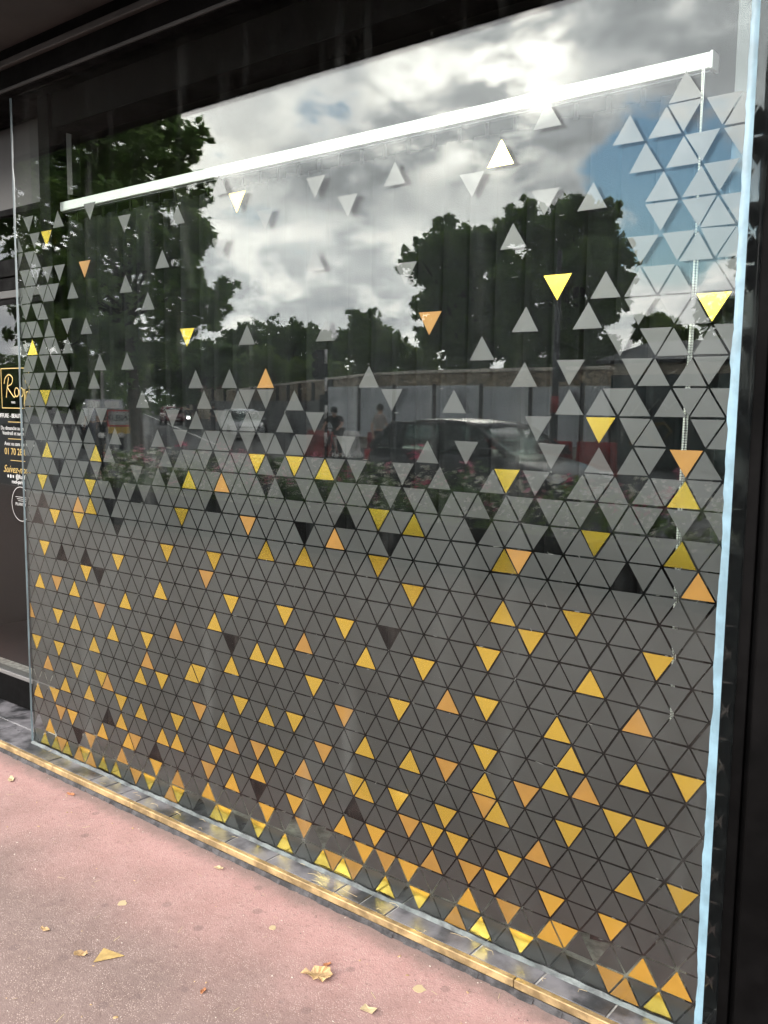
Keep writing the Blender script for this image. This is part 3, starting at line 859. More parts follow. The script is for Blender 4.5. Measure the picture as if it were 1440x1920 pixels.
tree('chestnut_tree', 'huge dark chestnut filling the left of the reflection', (-16.99, -10.97),
 [(-0.66, 0.96, 6.57, 1.43), (0.07, -0.09, 7.14, 1.11), (0.61, -0.79, 7.38, 0.72), (-0.36, 0.51, 5.21, 1.69), (0.6, -0.78, 5.9, 0.91), (-0.82, 1.21, 3.86, 1.43), (0.1, -0.13, 3.82, 1.5), (1.01, -1.27, 3.93, 0.72), (0.55, -0.72, 4.69, 1.04), (-0.26, 0.36, 2.7, 1.0), (-0.96, 1.43, 2.55, 0.94), (-1.25, 1.9, 3.6, 1.0), (-1.32, 2.03, 5.43, 1.3), (-1.66, 2.65, 6.71, 1.43), (-2.5, 4.38, 6.47, 1.56), (0.72, -0.92, 6.63, 0.65), (0.29, -0.38, 7.87, 0.78), (-0.46, 0.65, 7.75, 1.17), (-1.17, 1.78, 7.6, 1.3)],
 950, 0.115, L_DARK, 0.16)
tree('lime_tree', 'broad leafy tree behind the wall, left one of the tall pair', (-27.04, -39.52),
 [(-1.85, 1.31, 9.35, 1.07), (-0.94, 0.65, 10.47, 1.24), (0.26, -0.16, 9.91, 1.63), (-0.18, 0.13, 7.8, 1.92), (1.21, -0.78, 10.19, 1.48), (-1.36, 0.95, 7.37, 1.33), (1.51, -0.97, 7.38, 1.78), (0.34, -0.22, 5.68, 1.63), (-0.44, 0.3, 9.07, 1.78), (0.3, -0.2, 4.0, 1.4), (-1.2, 0.8, 5.4, 1.2), (1.5, -1.0, 5.0, 1.4)],
 1500, 0.16, L_MID, 0.3)
tree('lime_tree', 'tallest leafy tree behind the wall, right one of the pair', (-20.31, -39.97),
 [(-2.82, 1.54, 10.69, 1.17), (-1.66, 0.88, 10.41, 1.53), (-0.42, 0.22, 11.02, 1.25), (0.75, -0.36, 10.73, 1.17), (1.38, -0.66, 9.3, 1.11), (0.23, -0.11, 8.82, 1.81), (-1.37, 0.72, 8.07, 1.95), (-2.74, 1.49, 7.82, 1.67), (1.0, -0.48, 6.99, 1.39), (-0.6, 0.31, 5.7, 1.81), (-2.23, 1.2, 5.7, 1.67), (1.66, -0.79, 8.01, 0.83), (-0.6, 0.3, 3.9, 1.5), (1.0, -0.5, 4.6, 1.2), (-2.2, 1.2, 4.0, 1.4)],
 1500, 0.16, L_MID, 0.3)
tree('small_tree', 'small round dark tree between the wood and the tall pair', (-38.71, -45.77),
 [(-0.08, 0.07, 6.68, 1.39), (0.91, -0.73, 6.09, 1.17), (-1.04, 0.88, 5.88, 1.03), (-0.07, 0.06, 5.37, 1.65), (1.34, -1.08, 5.21, 0.92), (0, 0, 3.6, 1.5)], 1100, 0.19, L_MID, 0.2)
G2 = 'trees along the far side of the street'
for lab, base, bl, lm, nm in (
 ('far woodland tree nearest the big chestnut', (-72.91, -65.58), [(-0.52, 0.56, 8.03, 2.25), (1.03, -1.11, 8.93, 2.25), (0.24, -0.27, 6.63, 2.96), (-1.28, 1.42, 6.58, 2.37), (0, 0, 4.2, 2.6)], L_FAR, 'oak_tree'),
 ('far woodland tree above the red roofed house', (-65.76, -65.78), [(-0.97, 0.96, 8.61, 2.14), (0.59, -0.57, 8.76, 2.02), (-0.2, 0.19, 6.73, 2.81), (-1.74, 1.74, 6.69, 2.25), (0, 0, 4.2, 2.6)], L_FAR, 'oak_tree'),
 ('far woodland tree behind the traffic light', (-59.36, -64.94), [(-0.83, 0.76, 7.8, 1.7), (0.34, -0.3, 7.05, 1.6), (-0.43, 0.4, 5.74, 2.4), (0, 0, 3.8, 2.3)], L_FAR, 'oak_tree'),
 ('pale green shrub topping the far end of the wall', (-58.51, -54.62), [(-0.94, 1.0, 5.01, 1.46), (0.02, -0.03, 5.5, 1.36), (0.84, -0.88, 4.82, 1.36), (-0.63, 0.66, 4.08, 1.46), (0.35, -0.37, 3.87, 1.46)], L_LIGHT, 'shrub'),
 ('pale green shrub behind the wall left of the traffic light', (-52.36, -55.07), [(-1.01, 0.95, 4.25, 1.29), (-0.03, 0.02, 4.72, 1.2), (0.98, -0.9, 4.29, 1.2), (-0.52, 0.48, 3.58, 1.15)], L_LIGHT, 'shrub'),
 ('pale green shrub behind the wall beside the small round tree', (-41.19, -53.99), [(-0.77, 0.58, 5.29, 1.16), (0.21, -0.16, 5.1, 1.16), (0.88, -0.65, 4.7, 1.04), (0.2, -0.1, 3.9, 1.3)], L_LIGHT, 'shrub'),
 ('mid green roadside tree right of the chestnut trunk', (-45.38, -36.32), [(-1.21, 1.5, 3.46, 1.6), (-0.37, 0.45, 4.17, 1.78), (0.5, -0.59, 4.54, 1.6), (1.16, -1.35, 3.88, 1.42), (-0.59, 0.73, 2.47, 1.24), (-1.6, 2.01, 4.46, 1.6)], L_FAR, 'oak_tree'),
 ('light green tree above the block at the right end', (-16.24, -40.69), [(-0.65, 0.26, 5.32, 0.76), (0.03, -0.02, 5.44, 0.76), (-0.16, 0.06, 4.55, 0.98), (0.63, -0.25, 4.8, 0.82), (0.44, -0.17, 4.04, 0.82), (0, 0, 3.2, 1.0)], L_LIGHT, 'small_tree'),
 ('broad tree at the far right behind the blue sealed pane edge', (-15.75, -55.63), [(-2.25, 0.69, 7.05, 2.13), (-0.01, 0.0, 8.26, 2.84), (-0.45, 0.13, 5.74, 2.84), (2.31, -0.62, 6.94, 3.2), (0, 0, 3.5, 2.5)], L_FAR, 'oak_tree'),
 ('low dark roadside tree below the chestnut at the far left', (-58.09, -35.87), [(-1.6, 2.61, 3.58, 2.49), (-0.1, 0.15, 3.26, 2.07), (1.13, -1.7, 2.92, 1.86), (-2.32, 3.86, 2.79, 2.49), (-0.89, 1.41, 2.28, 1.66)], L_MID, 'oak_tree')):
    tree(nm, lab, base, bl, 700, 0.24, lm, 0.2, group=G2)
# a far-off wood that closes the horizon
wb = []
for i in range(54):
    a = R(-86 + i*1.75); r = random.uniform(125, 150)
    wb.append((0.745+r*math.sin(a), 2.055-r*math.cos(a), random.uniform(2.5, 6.0), random.uniform(4.0, 6.0)))
V, F = leaves_for(wb, 420, 0.62)
mesh_np('far_wood', V, F, L_FAR, None, label='far-off wood closing the end of the street', cat='wood', kind='stuff')

# ------------------------------------------------------------------ wall and hoardings across the street
def run(pts, h0, h1, th):
    mb = MB()
    for (a, b) in zip(pts[:-1], pts[1:]):
        a, b = Vector((*a, 0)), Vector((*b, 0)); d_ = (b-a).normalized(); n_ = Vector((-d_.y, d_.x, 0))*th/2
        q = [a-n_, b-n_, b+n_, a+n_]
        mb.add([(p.x, p.y, h0) for p in q]+[(p.x, p.y, h1) for p in q], [(3, 2, 1, 0), (4, 5, 6, 7), (0, 1, 5, 4), (1, 2, 6, 5), (2, 3, 7, 6), (3, 0, 4, 7)])
    return mb
wl_ = empty('stone_wall', (-20.8, -27.4, -0.13), label='old rubble stone wall with pale coping running behind the hoardings', cat='wall')
WP = [(-67.87, -59.23), (-24.55, -28.93), (-20.81, -27.4), (-12.4, -26.6)]
loc = [(x+20.8, y+27.4) for x, y in WP]
run(loc, 0.0, 2.98, 0.45).build('masonry', M_STONE, wl_)
for i in range(3):
    run(loc[i:i+2], 2.985, 3.10, 0.62).build('coping', M_CAP, wl_)

fen = empty('corrugated_fence', (-17, -25.4, -0.13), label='pale grey corrugated sheet hoarding on concrete feet in front of the stone wall', cat='fence')
FP = [(-24.78, -26.1), (-19.34, -25.38), (-15.51, -25.45), (-10.84, -25.08)]
def along(P, s):
    for a, b in zip(P[:-1], P[1:]):
        L = math.hypot(b[0]-a[0], b[1]-a[1])
        if s <= L: return (a[0]+(b[0]-a[0])*s/L, a[1]+(b[1]-a[1])*s/L, math.atan2(b[1]-a[1], b[0]-a[0]))
        s -= L
    return (*P[-1], 0)
cm = MB(); nn_ = 48; wv = []
for i in range(nn_+1):
    x = i*1.9/nn_; y = 0.020 if (i//2) % 2 else -0.020
    wv.append((x, y))
vs = [(x, y, 0.42) for x, y in wv]+[(x, y, 2.42) for x, y in wv]
cm.add(vs, [(i, i+1, nn_+1+i+1, nn_+1+i) for i in range(nn_)])
tot = sum(math.hypot(b[0]-a[0], b[1]-a[1]) for a, b in zip(FP[:-1], FP[1:]))
k = 0; s = 0.0; p0 = None; post0 = None; foot0 = None
while s < tot-1.0:
    x, y, a = along(FP, s)
    if p0 is None:
        p0 = cm.build('sheet_panel', M_SHEET, fen); o = p0
        q = MB().box(-0.05, 0.05, -0.05, 0.05, 0.0, 2.50); post0 = q.build('post', M_DARKSTEEL, fen); po = post0
        foot0 = bevel(MB().box(-0.45, 0.45, -0.2, 0.2, 0.0, 0.34).build('concrete_foot', M_CONC, fen), 0.03); fo = foot0
    else:
        o = p0.copy(); COL.objects.link(o); o.parent = fen
        po = post0.copy(); COL.objects.link(po); po.parent = fen
        fo = foot0.copy(); COL.objects.link(fo); fo.parent = fen
    o.location = (x+17+0.08*math.cos(a), y+25.4+0.08*math.sin(a), random.uniform(-0.03, 0.03)); o.rotation_euler = (0, 0, a)
    po.location = (x+17, y+25.4, 0); fo.location = (x+17, y+25.4+0.12, 0)
    s += 2.02; k += 1

lh = empty('low_hoarding', (-43.8, -41.07, -0.13), label='low dark grey panel hoarding along the road left of the corrugated fence', cat='fence')
LP = [(-56.18, -46.78), (-43.8, -41.07), (-30.15, -32.03), (-25.4, -27.0)]
tot = sum(math.hypot(b[0]-a[0], b[1]-a[1]) for a, b in zip(LP[:-1], LP[1:])); s = 0
pm = None
while s < tot-2.2:
    x, y, a = along(LP, s)
    if pm is None: o = pm = MB().box(0.02, 2.48, -0.03, 0.03, 0.10, 1.95).build('hoarding_panel', M_SHEETD, lh)
    else: o = pm.copy(); COL.objects.link(o); o.parent = lh
    o.location = (x+43.8, y+41.07, random.uniform(-0.04, 0.04)); o.rotation_euler = (0, 0, a)
    s += 2.5
s = 0; pm = None
while s < tot-1:
    x, y, a = along(LP, s)
    if pm is None: o = pm = MB().box(-0.07, 0.07, -0.07, 0.07, 0.0, 2.9).build('beam_post', M_DARKSTEEL, lh)
    else: o = pm.copy(); COL.objects.link(o); o.parent = lh
    o.location = (x+43.8, y+41.07-0.25, 0); s += 3.3

hs = empty('red_roofed_house', (-82.7, -69.6, -0.13), R(38), label='small house with red tiled roof at the end of the hoarding', cat='house')
MB().box(-5, 5, -4, 4, 0, 3.4).build('wall', M_RENDER, hs)
MB().prism([(-4.5, 3.41), (4.5, 3.41), (0, 6.0)], 'x', -5.4, 5.4).build('roof', M_ROOFT, hs)
for x in (-3, 0, 3): MB().box(x-0.6, x+0.6, 4.0, 4.06, 1.0, 2.4).build('window', M_DARKSTEEL, hs)
bk = empty('beige_block', (-11.9, -29.3, -0.13), label='beige rendered block with dark sloping roof at the fence end', cat='building')
MB().box(-1.4, 4.5, -3, 1.2, 0, 3.25).build('wall', M_RENDER, bk)
MB().prism([(-3.2, 3.26), (1.5, 3.26), (1.5, 3.36), (-3.2, 4.3)], 'x', -1.6, 4.7).build('roof', M_DARKSTEEL, bk)
MB().box(0.3, 1.3, 1.2, 1.26, 0, 2.1).build('door', M_SHEETD, bk)
MB().box(2.2, 3.4, 1.2, 1.26, 1.0, 2.1).build('window', M_DARKSTEEL, bk)
ct = empty('site_container', (-7.4, -22.6, -0.13), R(6), label='dark green site container with scrawled graffiti at the right', cat='container')
M_SIGNYD = mat('faded_yellow_spray', (0.12, 0.085, 0.02), 0.7)
M_SPRAY = mat('faded_white_spray', (0.16, 0.17, 0.16), 0.7)
M_CONT = mat('container_paint', (0.03, 0.045, 0.045), 0.5, var=0.3, vscale=0.7)
mb = MB(); mb.box(-2.6, 3.6, -1.2, 1.2, 0.12, 2.6); mb.build('body', M_CONT, ct)
for i in range(31): MB().box(-2.55+i*0.2, -2.47+i*0.2, 1.2, 1.235, 0.2, 2.52).build('rib', M_CONT, ct)
gm = MB()
gm.tube([(-1.9, 1.25, 1.5), (-1.6, 1.25, 1.9), (-1.4, 1.25, 1.6), (-1.1, 1.25, 1.95), (-0.8, 1.25, 1.7), (-0.5, 1.25, 2.0), (-0.3, 1.25, 1.6)], 0.03, 6)
gm.build('graffiti', M_SPRAY, ct)
gm = MB(); gm.tube([(-1.9, 1.25, 0.7), (-1.5, 1.25, 1.1), (-1.1, 1.25, 0.7), (-0.7, 1.25, 1.1), (-0.9, 1.25, 1.3), (-1.3, 1.25, 1.25)], 0.05, 6); gm.build('graffiti', M_SIGNYD, ct)

# ------------------------------------------------------------------ street furniture
def barrier(label, x, y, rz, m_, w=1.0, h=0.62):
    t = empty('traffic_barrier', (x, y, -0.13), R(rz), label=label, cat='barrier', group='plastic traffic barriers at the road works')
    hw = w/2
    mb = MB()
    prof = [(-0.22, 0.0), (0.22, 0.0), (0.22, 0.10), (0.10, 0.26), (0.07, h), (-0.07, h), (-0.10, 0.26), (-0.22, 0.10)]
    mb.prism(prof, 'x', -hw, hw)
    bevel(mb.build('body', m_, t), 0.02)
    for sx in (-1, 1):
        bevel(MB().box(sx*hw*0.55-0.09, sx*hw*0.55+0.09, -0.245, 0.245, 0.0, 0.07).build('foot', m_, t), 0.01)
    bevel(MB().box(-hw*0.8, hw*0.8, 0.085, 0.115, h*0.55, h*0.82).build('panel', m_, t), 0.008)
    MB().lathe([(0.04, h), (0.045, h+0.02), (0.03, h+0.035)], (0, 0, 0), 10).build('filler_cap', m_, t)
    return t
for lab, x, y, rz, m_ in (('red barrier left of the tall mast, right of the black car bonnet', -10.15, -18.55, 4, M_RED), ('red barrier directly under the gap right of the tall mast', -9.05, -18.7, -5, M_RED),
   ('white barrier over the black car bonnet', -11.25, -18.8, 3, M_WPL), ('red barrier behind the front of the black car', -12.4, -18.9, -3, M_RED),
   ('red barrier behind the cyclist, left one', -19.6, -20.0, 8, M_RED), ('white barrier between the two red ones behind the cyclist', -18.5, -20.2, 4, M_WPL), ('red barrier behind the rear of the black car', -17.0, -20.1, -4, M_RED),
   ('red and white barrier farthest up the road', -38.0, -34.4, 35, M_RED), ('white barrier farthest up the road', -36.9, -33.6, 35, M_WPL)):
    barrier(lab, x, y, rz, m_, 1.0, 0.85)

lp = empty('street_mast', (-10.49, -19.15, -0.13), label='tall dark mast with red band standing before the corrugated fence', cat='mast')
MB().tube([(0, 0, 0), (0, 0, 1.0), (0, 0, 5.6)], [0.11, 0.10, 0.06], 12).build('post', M_DARKSTEEL, lp, smooth=True)
MB().tube([(0, 0, 1.55), (0, 0, 1.98)], 0.107, 12).build('red_band', M_RED, lp, smooth=True)
MB().tube([(0, 0, 5.6), (0, 0, 5.68)], [0.07, 0.03], 10).build('cap', M_DARKSTEEL, lp)
bevel(MB().box(0.11, 0.25, -0.1, 0.1, 2.35, 2.75).build('control_box', M_DARKSTEEL, lp), 0.01)

tl_ = empty('traffic_light', (-18.0, -18.6, -0.13), label='three lamp traffic light on a striped pole in front of the stone wall', cat='traffic light')
for i in range(8): MB().tube([(0, 0, i*0.42), (0, 0, (i+1)*0.42-0.002)], 0.045, 10).build('pole_band', M_WPL if i % 2 else M_DARKSTEEL, tl_, smooth=True)
bevel(MB().box(-0.36, -0.07, -0.12, 0.12, 2.45, 3.35).build('housing', M_DARKSTEEL, tl_), 0.02)
for i, z in enumerate((3.18, 2.90, 2.62)):
    MB().lathe([(0.10, 0.0), (0.11, 0.16), (0.095, 0.16), (0.09, 0.01)], (-0.215, 0.12, z), 14, 'y').build('visor', M_DARKSTEEL, tl_, smooth=True)
    MB().lathe([(0.088, 0.0), (0.06, 0.02), (0.01, 0.03)], (-0.215, 0.121, z), 14, 'y').build('lens', M_TAIL if i == 0 else M_GREYPANEL, tl_, smooth=True)
bevel(MB().box(-0.2, 0.0, -0.08, 0.08, 1.5, 2.0).build('pedestrian_head', M_DARKSTEEL, tl_), 0.01)

sg = empty('town_sign', (-23.69, -15.35, -0.13), R(-33), label='red bordered white town name sign with yellow panel below', cat='sign')
sg.rotation_euler = (0, 0, math.atan2(17.4, 24.43) - R(90))
MB().box(-0.52, 0.52, -0.02, 0.02, 0.92, 1.45).build('border', M_SIGNR, sg)
MB().box(-0.47, 0.47, -0.026, 0.026, 0.97, 1.40).build('board', M_SIGNW, sg)
text_mesh('lettering', 'BAGNEUX', 0.235, M_DARKSTEEL, sg, (0, 0.028, 1.185), rot=(R(90), 0, R(180)), depth=0.002, off=0.004)
MB().box(-0.50, 0.50, -0.02, 0.02, 0.70, 0.905).build('yellow_panel', M_SIGNY, sg)
for sx in (-0.4, 0.4): MB().tube([(sx, -0.05, 0), (sx, -0.05, 1.45)], 0.03, 8).build('post', M_DARKSTEEL, sg)
ib = empty('notice_board', (-24.9, -15.4, -0.13), sg.rotation_euler.z, label='pale notice board standing just above the town sign', cat='sign')
MB().box(-0.55, 0.62, -0.03, 0.03, 1.46, 1.78).build('board', M_SHEET, ib)
MB().box(-0.5, -0.1, 0.031, 0.036, 1.50, 1.74).build('poster', M_WPL, ib)
MB().box(0.05, 0.5, 0.031, 0.036, 1.50, 1.74).build('poster', M_WPL, ib)
for sx in (-0.45, 0.5): MB().tube([(sx, -0.05, 0), (sx, -0.05, 1.46)], 0.03, 8).build('post', M_DARKSTEEL, ib)
def bollard(label, x, y, m_=M_DARKSTEEL, h=1.0, cap=M_WPL):
    t = empty('bollard', (x, y, -0.13), label=label, cat='bollard', group='bollards by the town sign')
    MB().lathe([(0.055, 0), (0.055, h-0.12), (0.06, h-0.11)], seg=12).build('post', m_, t, smooth=True)
    MB().lathe([(0.06, h-0.108), (0.075, h-0.05), (0.05, h), (0.01, h+0.01)], seg=12).build('cap', cap, t, smooth=True)
bollard('white capped bollard left of the town sign posts', -16.64, -9.73)
bollard('white capped bollard under the town sign', -16.4, -10.07)
bollard('plain dark bollard beside the road edge right of the town sign', -15.2, -9.9, cap=M_DARKSTEEL)
fb = empty('street_pole', (-29.6, -18.6, -0.13), label='slim pale pole standing in the gap behind the town sign', cat='pole')
MB().tube([(0, 0, 0), (0, 0, 4.6)], [0.06, 0.05], 8).build('post', M_CONC, fb)
MB().tube([(0, 0, 4.6), (0, 0, 4.7)], [0.07, 0.03], 8).build('cap', M_CONC, fb)

# ------------------------------------------------------------------ planter with flowers
pl = empty('flower_planter', (-5.2, -5.0, 0), label='long planter of pink and cream flowers in front of the road', cat='planter')
mb = MB(); X0, X1 = -4.3, 4.3
mb.box(X0, X1, -0.32, -0.28, 0.02, 0.46).box(X0, X1, 0.28, 0.32, 0.02, 0.46).box(X0, X0+0.04, -0.28, 0.28, 0.02, 0.46).box(X1-0.04, X1, -0.28, 0.28, 0.02, 0.46)
mb.box(X0+0.04, X1-0.04, -0.28, 0.28, 0.36, 0.40)
mb.build('trough', M_TROUGH, pl)
for i in range(6): MB().box(X0+0.4+i*1.5, X0+0.6+i*1.5, -0.3, 0.3, 0.0, 0.02).build('foot', M_TROUGH, pl)
bl = []
for i in range(46):
    x = X0+0.15+i*(X1-X0-0.3)/45; h = 0.30+0.10*math.sin(i*0.9)+random.uniform(-0.06, 0.10)
    bl.append((x, random.uniform(-0.12, 0.12), 0.42+h*0.45, 0.20+h*0.25))
V, F = leaves_for(bl, 330, 0.030, 1.0)
mesh_np('foliage', V, F, L_BED, pl)
def blossoms(name, n, size, m_, zlo, zhi, up=0.6, clus=1, xs=None):
    C_ = []
    nc = max(1, n//clus)
    cx = rng.uniform(X0+0.05, X1-0.05, nc) if xs is None else rng.choice(xs, nc)+rng.normal(0, 0.12, nc)
    cy = rng.uniform(-0.30, 0.36, nc); cz = rng.uniform(zlo, zhi, nc) - np.abs(cy)*0.35
    P = np.repeat(np.stack([cx, cy, cz], 1), clus, 0) + rng.normal(size=(nc*clus, 3))*(0.030 if clus > 1 else 0.0)
    n = len(P)
    nn = rng.normal(size=(n, 3))*0.6+np.array([0, 0.5, up]); nn /= np.linalg.norm(nn, axis=1)[:, None]
    t = np.cross(nn, rng.normal(size=(n, 3))); t /= np.linalg.norm(t, axis=1)[:, None]; b = np.cross(nn, t)
    s = size*rng.uniform(0.7, 1.3, n)[:, None]
    vs = [P]; 
    for k in range(10):
        a = 2*math.pi*k/10; rr = 1.0 if k % 2 == 0 else 0.55
        vs.append(P + (t*math.cos(a)+b*math.sin(a))*s*rr + nn*s*0.25*rr)
    V = np.stack(vs, 1).reshape(-1, 3); F = []
    base = np.arange(n)*11
    F = np.concatenate([np.stack([base, base+1+k, base+1+(k+1) % 10], 1) for k in range(10)])
    return mesh_np(name, V, F, m_, pl, kind='stuff')
blossoms('cream_blossoms', 1700, 0.022, M_PETALW, 0.58, 1.0)
blossoms('pink_blossoms', 620, 0.021, M_PETALP, 0.68, 1.08, clus=9)
blossoms('magenta_blossoms', 170, 0.021, M_PETALR, 0.66, 1.14, clus=14)
st = MB()
for i in range(60):
    x = random.uniform(X0+0.1, X1-0.1); y = random.uniform(-0.2, 0.2); st.tube([(x, y, 0.4), (x+random.uniform(-.05, .05), y, 0.75), (x+random.uniform(-.08, .08), y+random.uniform(-.06, .06), random.uniform(0.85, 1.1))], [0.004, 0.003, 0.002], 4)
st.build('stems', L_BED, pl, kind='stuff')
# ------------------------------------------------------------------ vehicles
def car(name, label, loc, rz, paint, hatch=True):
    t = empty(name, (loc[0], loc[1], -0.13), rz, label=label, cat='car')
    # stations along the length: x, sill z, belt z, half width at sill, at belt
    ST = [(-2.12, 0.42, 0.78, 0.66, 0.62), (-2.05, 0.30, 0.92, 0.78, 0.74), (-1.80, 0.24, 0.98, 0.86, 0.82), (-1.35, 0.22, 0.985, 0.885, 0.84), (-0.6, 0.21, 0.965, 0.89, 0.845),
          (0.2, 0.21, 0.945, 0.89, 0.845), (0.75, 0.21, 0.93, 0.885, 0.84), (1.05, 0.22, 0.915, 0.88, 0.82), (1.5, 0.23, 0.83, 0.86, 0.76), (1.85, 0.26, 0.75, 0.80, 0.70), (2.08, 0.32, 0.64, 0.68, 0.60), (2.15, 0.42, 0.56, 0.58, 0.54)]
    vs = []; npt = 9
    for (x, z0, z1, w0, w1) in ST:
        zm = z0+(z1-z0)*0.55
        half = [(0.0, z0), (w0*0.88, z0), (w0*0.985, z0+0.10), (w0*1.01, zm), (w1, z1-0.03), (w1*0.92, z1)]
        sec = [(-y, z) for y, z in half[::-1][:-1]]
        sec = [(-half[5][0], half[5][1]), (-half[4][0], half[4][1]), (-half[3][0], half[3][1]), (-half[2][0], half[2][1]), (-half[1][0], half[1][1]), (half[1][0], half[1][1]), (half[2][0], half[2][1]), (half[3][0], half[3][1]), (half[4][0], half[4][1]), (half[5][0], half[5][1]), (0.0, half[5][1]+0.015)]
        npt = len(sec); vs += [(x, y, z) for y, z in sec]
    n = len(ST)
    fs = [(i*npt+k, i*npt+(k+1) % npt, (i+1)*npt+(k+1) % npt, (i+1)*npt+k) for i in range(n-1) for k in range(npt)]
    fs += [tuple(range(npt)), tuple((n-1)*npt+k for k in range(npt))]
    b = MB().add(vs, fs).build('body', paint, t, smooth=True)
    sm = b.modifiers.new('subsurf', 'SUBSURF'); sm.levels = 1; sm.render_levels = 1
    # roof line (x, z, half width)
    RF = [(-1.92, 0.99, 0.72), (-1.72, 1.22, 0.66), (-1.48, 1.395, 0.60), (-0.9, 1.455, 0.60), (-0.3, 1.465, 0.605), (0.25, 1.43, 0.59), (0.55, 1.345, 0.585), (1.18, 0.955, 0.70)]
    def strip(nm, idx, m_, w=1.0, dz=0.0, thick=0.03):
        mb = MB(); pts = [RF[i] for i in idx]
        v2 = []
        for (x, z, hw) in pts: v2 += [(x, -hw*w, z+dz-0.02), (x, -hw*w*0.8, z+dz), (x, 0, z+dz+0.015), (x, hw*w*0.8, z+dz), (x, hw*w, z+dz-0.02)]
        f2 = [(i*5+k, i*5+k+1, (i+1)*5+k+1, (i+1)*5+k) for i in range(len(pts)-1) for k in range(4)]
        o = mb.add(v2, f2).build(nm, m_, t, smooth=True)
        so = o.modifiers.new('thickness', 'SOLIDIFY'); so.thickness = thick
        return o
    strip('roof', (2, 3, 4, 5, 6), paint)
    strip('rear_window', (0, 1, 2), M_CARGLASS, 0.93, 0.0, 0.006)
    strip('windscreen', (6, 7), M_CARGLASS, 0.96, 0.0, 0.006)
    def side(nm, poly, m_, thick=0.006):
        for sgn in (-1, 1):
            v2 = [(x, sgn*y, z) for x, y, z in poly]
            o = MB().add(v2, [tuple(range(len(v2)))]).build(nm, m_, t)
            so = o.modifiers.new('thickness', 'SOLIDIFY'); so.thickness = thick
    yb, yt = 0.785, 0.60
    def yy(z): return yb+(yt-yb)*(z-0.95)/(1.42-0.95)
    P = lambda x, z: (x, yy(z), z)
    side('side_window', [P(-1.12, 1.0), P(-0.30, 0.985), P(-0.30, 1.40), P(-0.85, 1.395), P(-1.10, 1.33)], M_CARGLASS)
    side('side_window', [P(-0.20, 0.985), P(0.92, 0.965), P(0.50, 1.30), P(0.22, 1.385), P(-0.20, 1.405)], M_CARGLASS)
    for sgn in (-1, 1):
        for (a, b_, r) in ((P(1.16, 0.95), P(0.53, 1.33), 0.032), (P(-0.25, 0.96), P(-0.25, 1.42), 0.035), (P(-1.18, 0.96), P(-1.18, 1.36), 0.05), (P(-1.88, 0.96), P(-1.46, 1.37), 0.075), (P(0.55, 1.33), P(0.22, 1.40), 0.026), (P(0.22, 1.40), P(-1.46, 1.385), 0.028)):
            MB().tube([(a[0], sgn*a[1], a[2]), (b_[0], sgn*b_[1], b_[2])], r, 8).build('pillar', paint, t, smooth=True)
        v2 = [(x, sgn*y, z) for x, y, z in (P(-1.20, 0.97), P(-1.85, 0.98), P(-1.50, 1.36), P(-1.20, 1.38))]
        MB().add(v2, [(0, 1, 2, 3)]).build('rear_quarter', paint, t)
        bevel(MB().box(0.78, 0.98, sgn*0.86, sgn*1.0, 0.94, 1.06).build('mirror', paint, t), 0.02)
        bevel(MB().box(1.82, 2.05, sgn*0.48, sgn*0.70, 0.60, 0.72).build('headlight', M_LAMP, t), 0.02)
        bevel(MB().box(-2.10, -1.92, sgn*0.52, sgn*0.76, 0.72, 0.92).build('tail_light', M_TAIL, t), 0.02)
        for hx in (-0.45, 0.05): MB().box(hx-0.09, hx+0.09, sgn*0.865, sgn*0.90, 0.80, 0.825).build('door_handle', paint, t)
        for wx in (-1.32, 1.32):
            w = MB().lathe([(0.20, -0.10), (0.31, -0.10), (0.325, -0.06), (0.325, 0.06), (0.31, 0.10), (0.20, 0.10)], (0, 0, 0), 24, 'y').build('wheel', M_RUBBER, t, smooth=True)
            w.location = (wx, sgn*0.80, 0.325)
            rm_ = MB().lathe([(0.03, 0.11), (0.17, 0.095), (0.205, 0.105), (0.21, 0.08)], (0, 0, 0), 18, 'y').build('rim', M_RIM, w, smooth=True)
            if sgn < 0: rm_.rotation_euler = (0, 0, math.pi)
            MB().lathe([(0.345, -0.02), (0.40, -0.01), (0.40, 0.012), (0.345, 0.02)], (wx, sgn*0.885, 0.33), 24, 'y').build('wheel_arch', M_RUBBER, t, smooth=True)
    for s_x in (-0.5, 0.25):
        for s_y in (-0.36, 0.36):
            bevel(MB().box(s_x-0.08, s_x+0.06, s_y-0.22, s_y+0.22, 0.5, 1.12).box(s_x-0.06, s_x+0.04, s_y-0.12, s_y+0.12, 1.15, 1.33).build('seat', M_CLDARK, t), 0.03)
    bevel(MB().box(2.02, 2.17, -0.26, 0.26, 0.42, 0.53).build('number_plate', M_WPL, t), 0.005)
    bevel(MB().box(1.9, 2.12, -0.5, 0.5, 0.56, 0.64).build('grille', M_RUBBER, t), 0.01)
    return t
car('parked_car', 'black hatchback in the road behind the flower planter', (-7.15, -10.45), R(10), M_BLACKCAR)
car('approaching_car', 'small dark red car far up the road', (-58.06, -44.5), math.atan2(0.50, 0.86), M_REDCAR)
car('approaching_car', 'silver white car coming down the road by the low hoarding', (-32.4, -28.4), math.atan2(0.55, 0.83), M_WHITECAR)

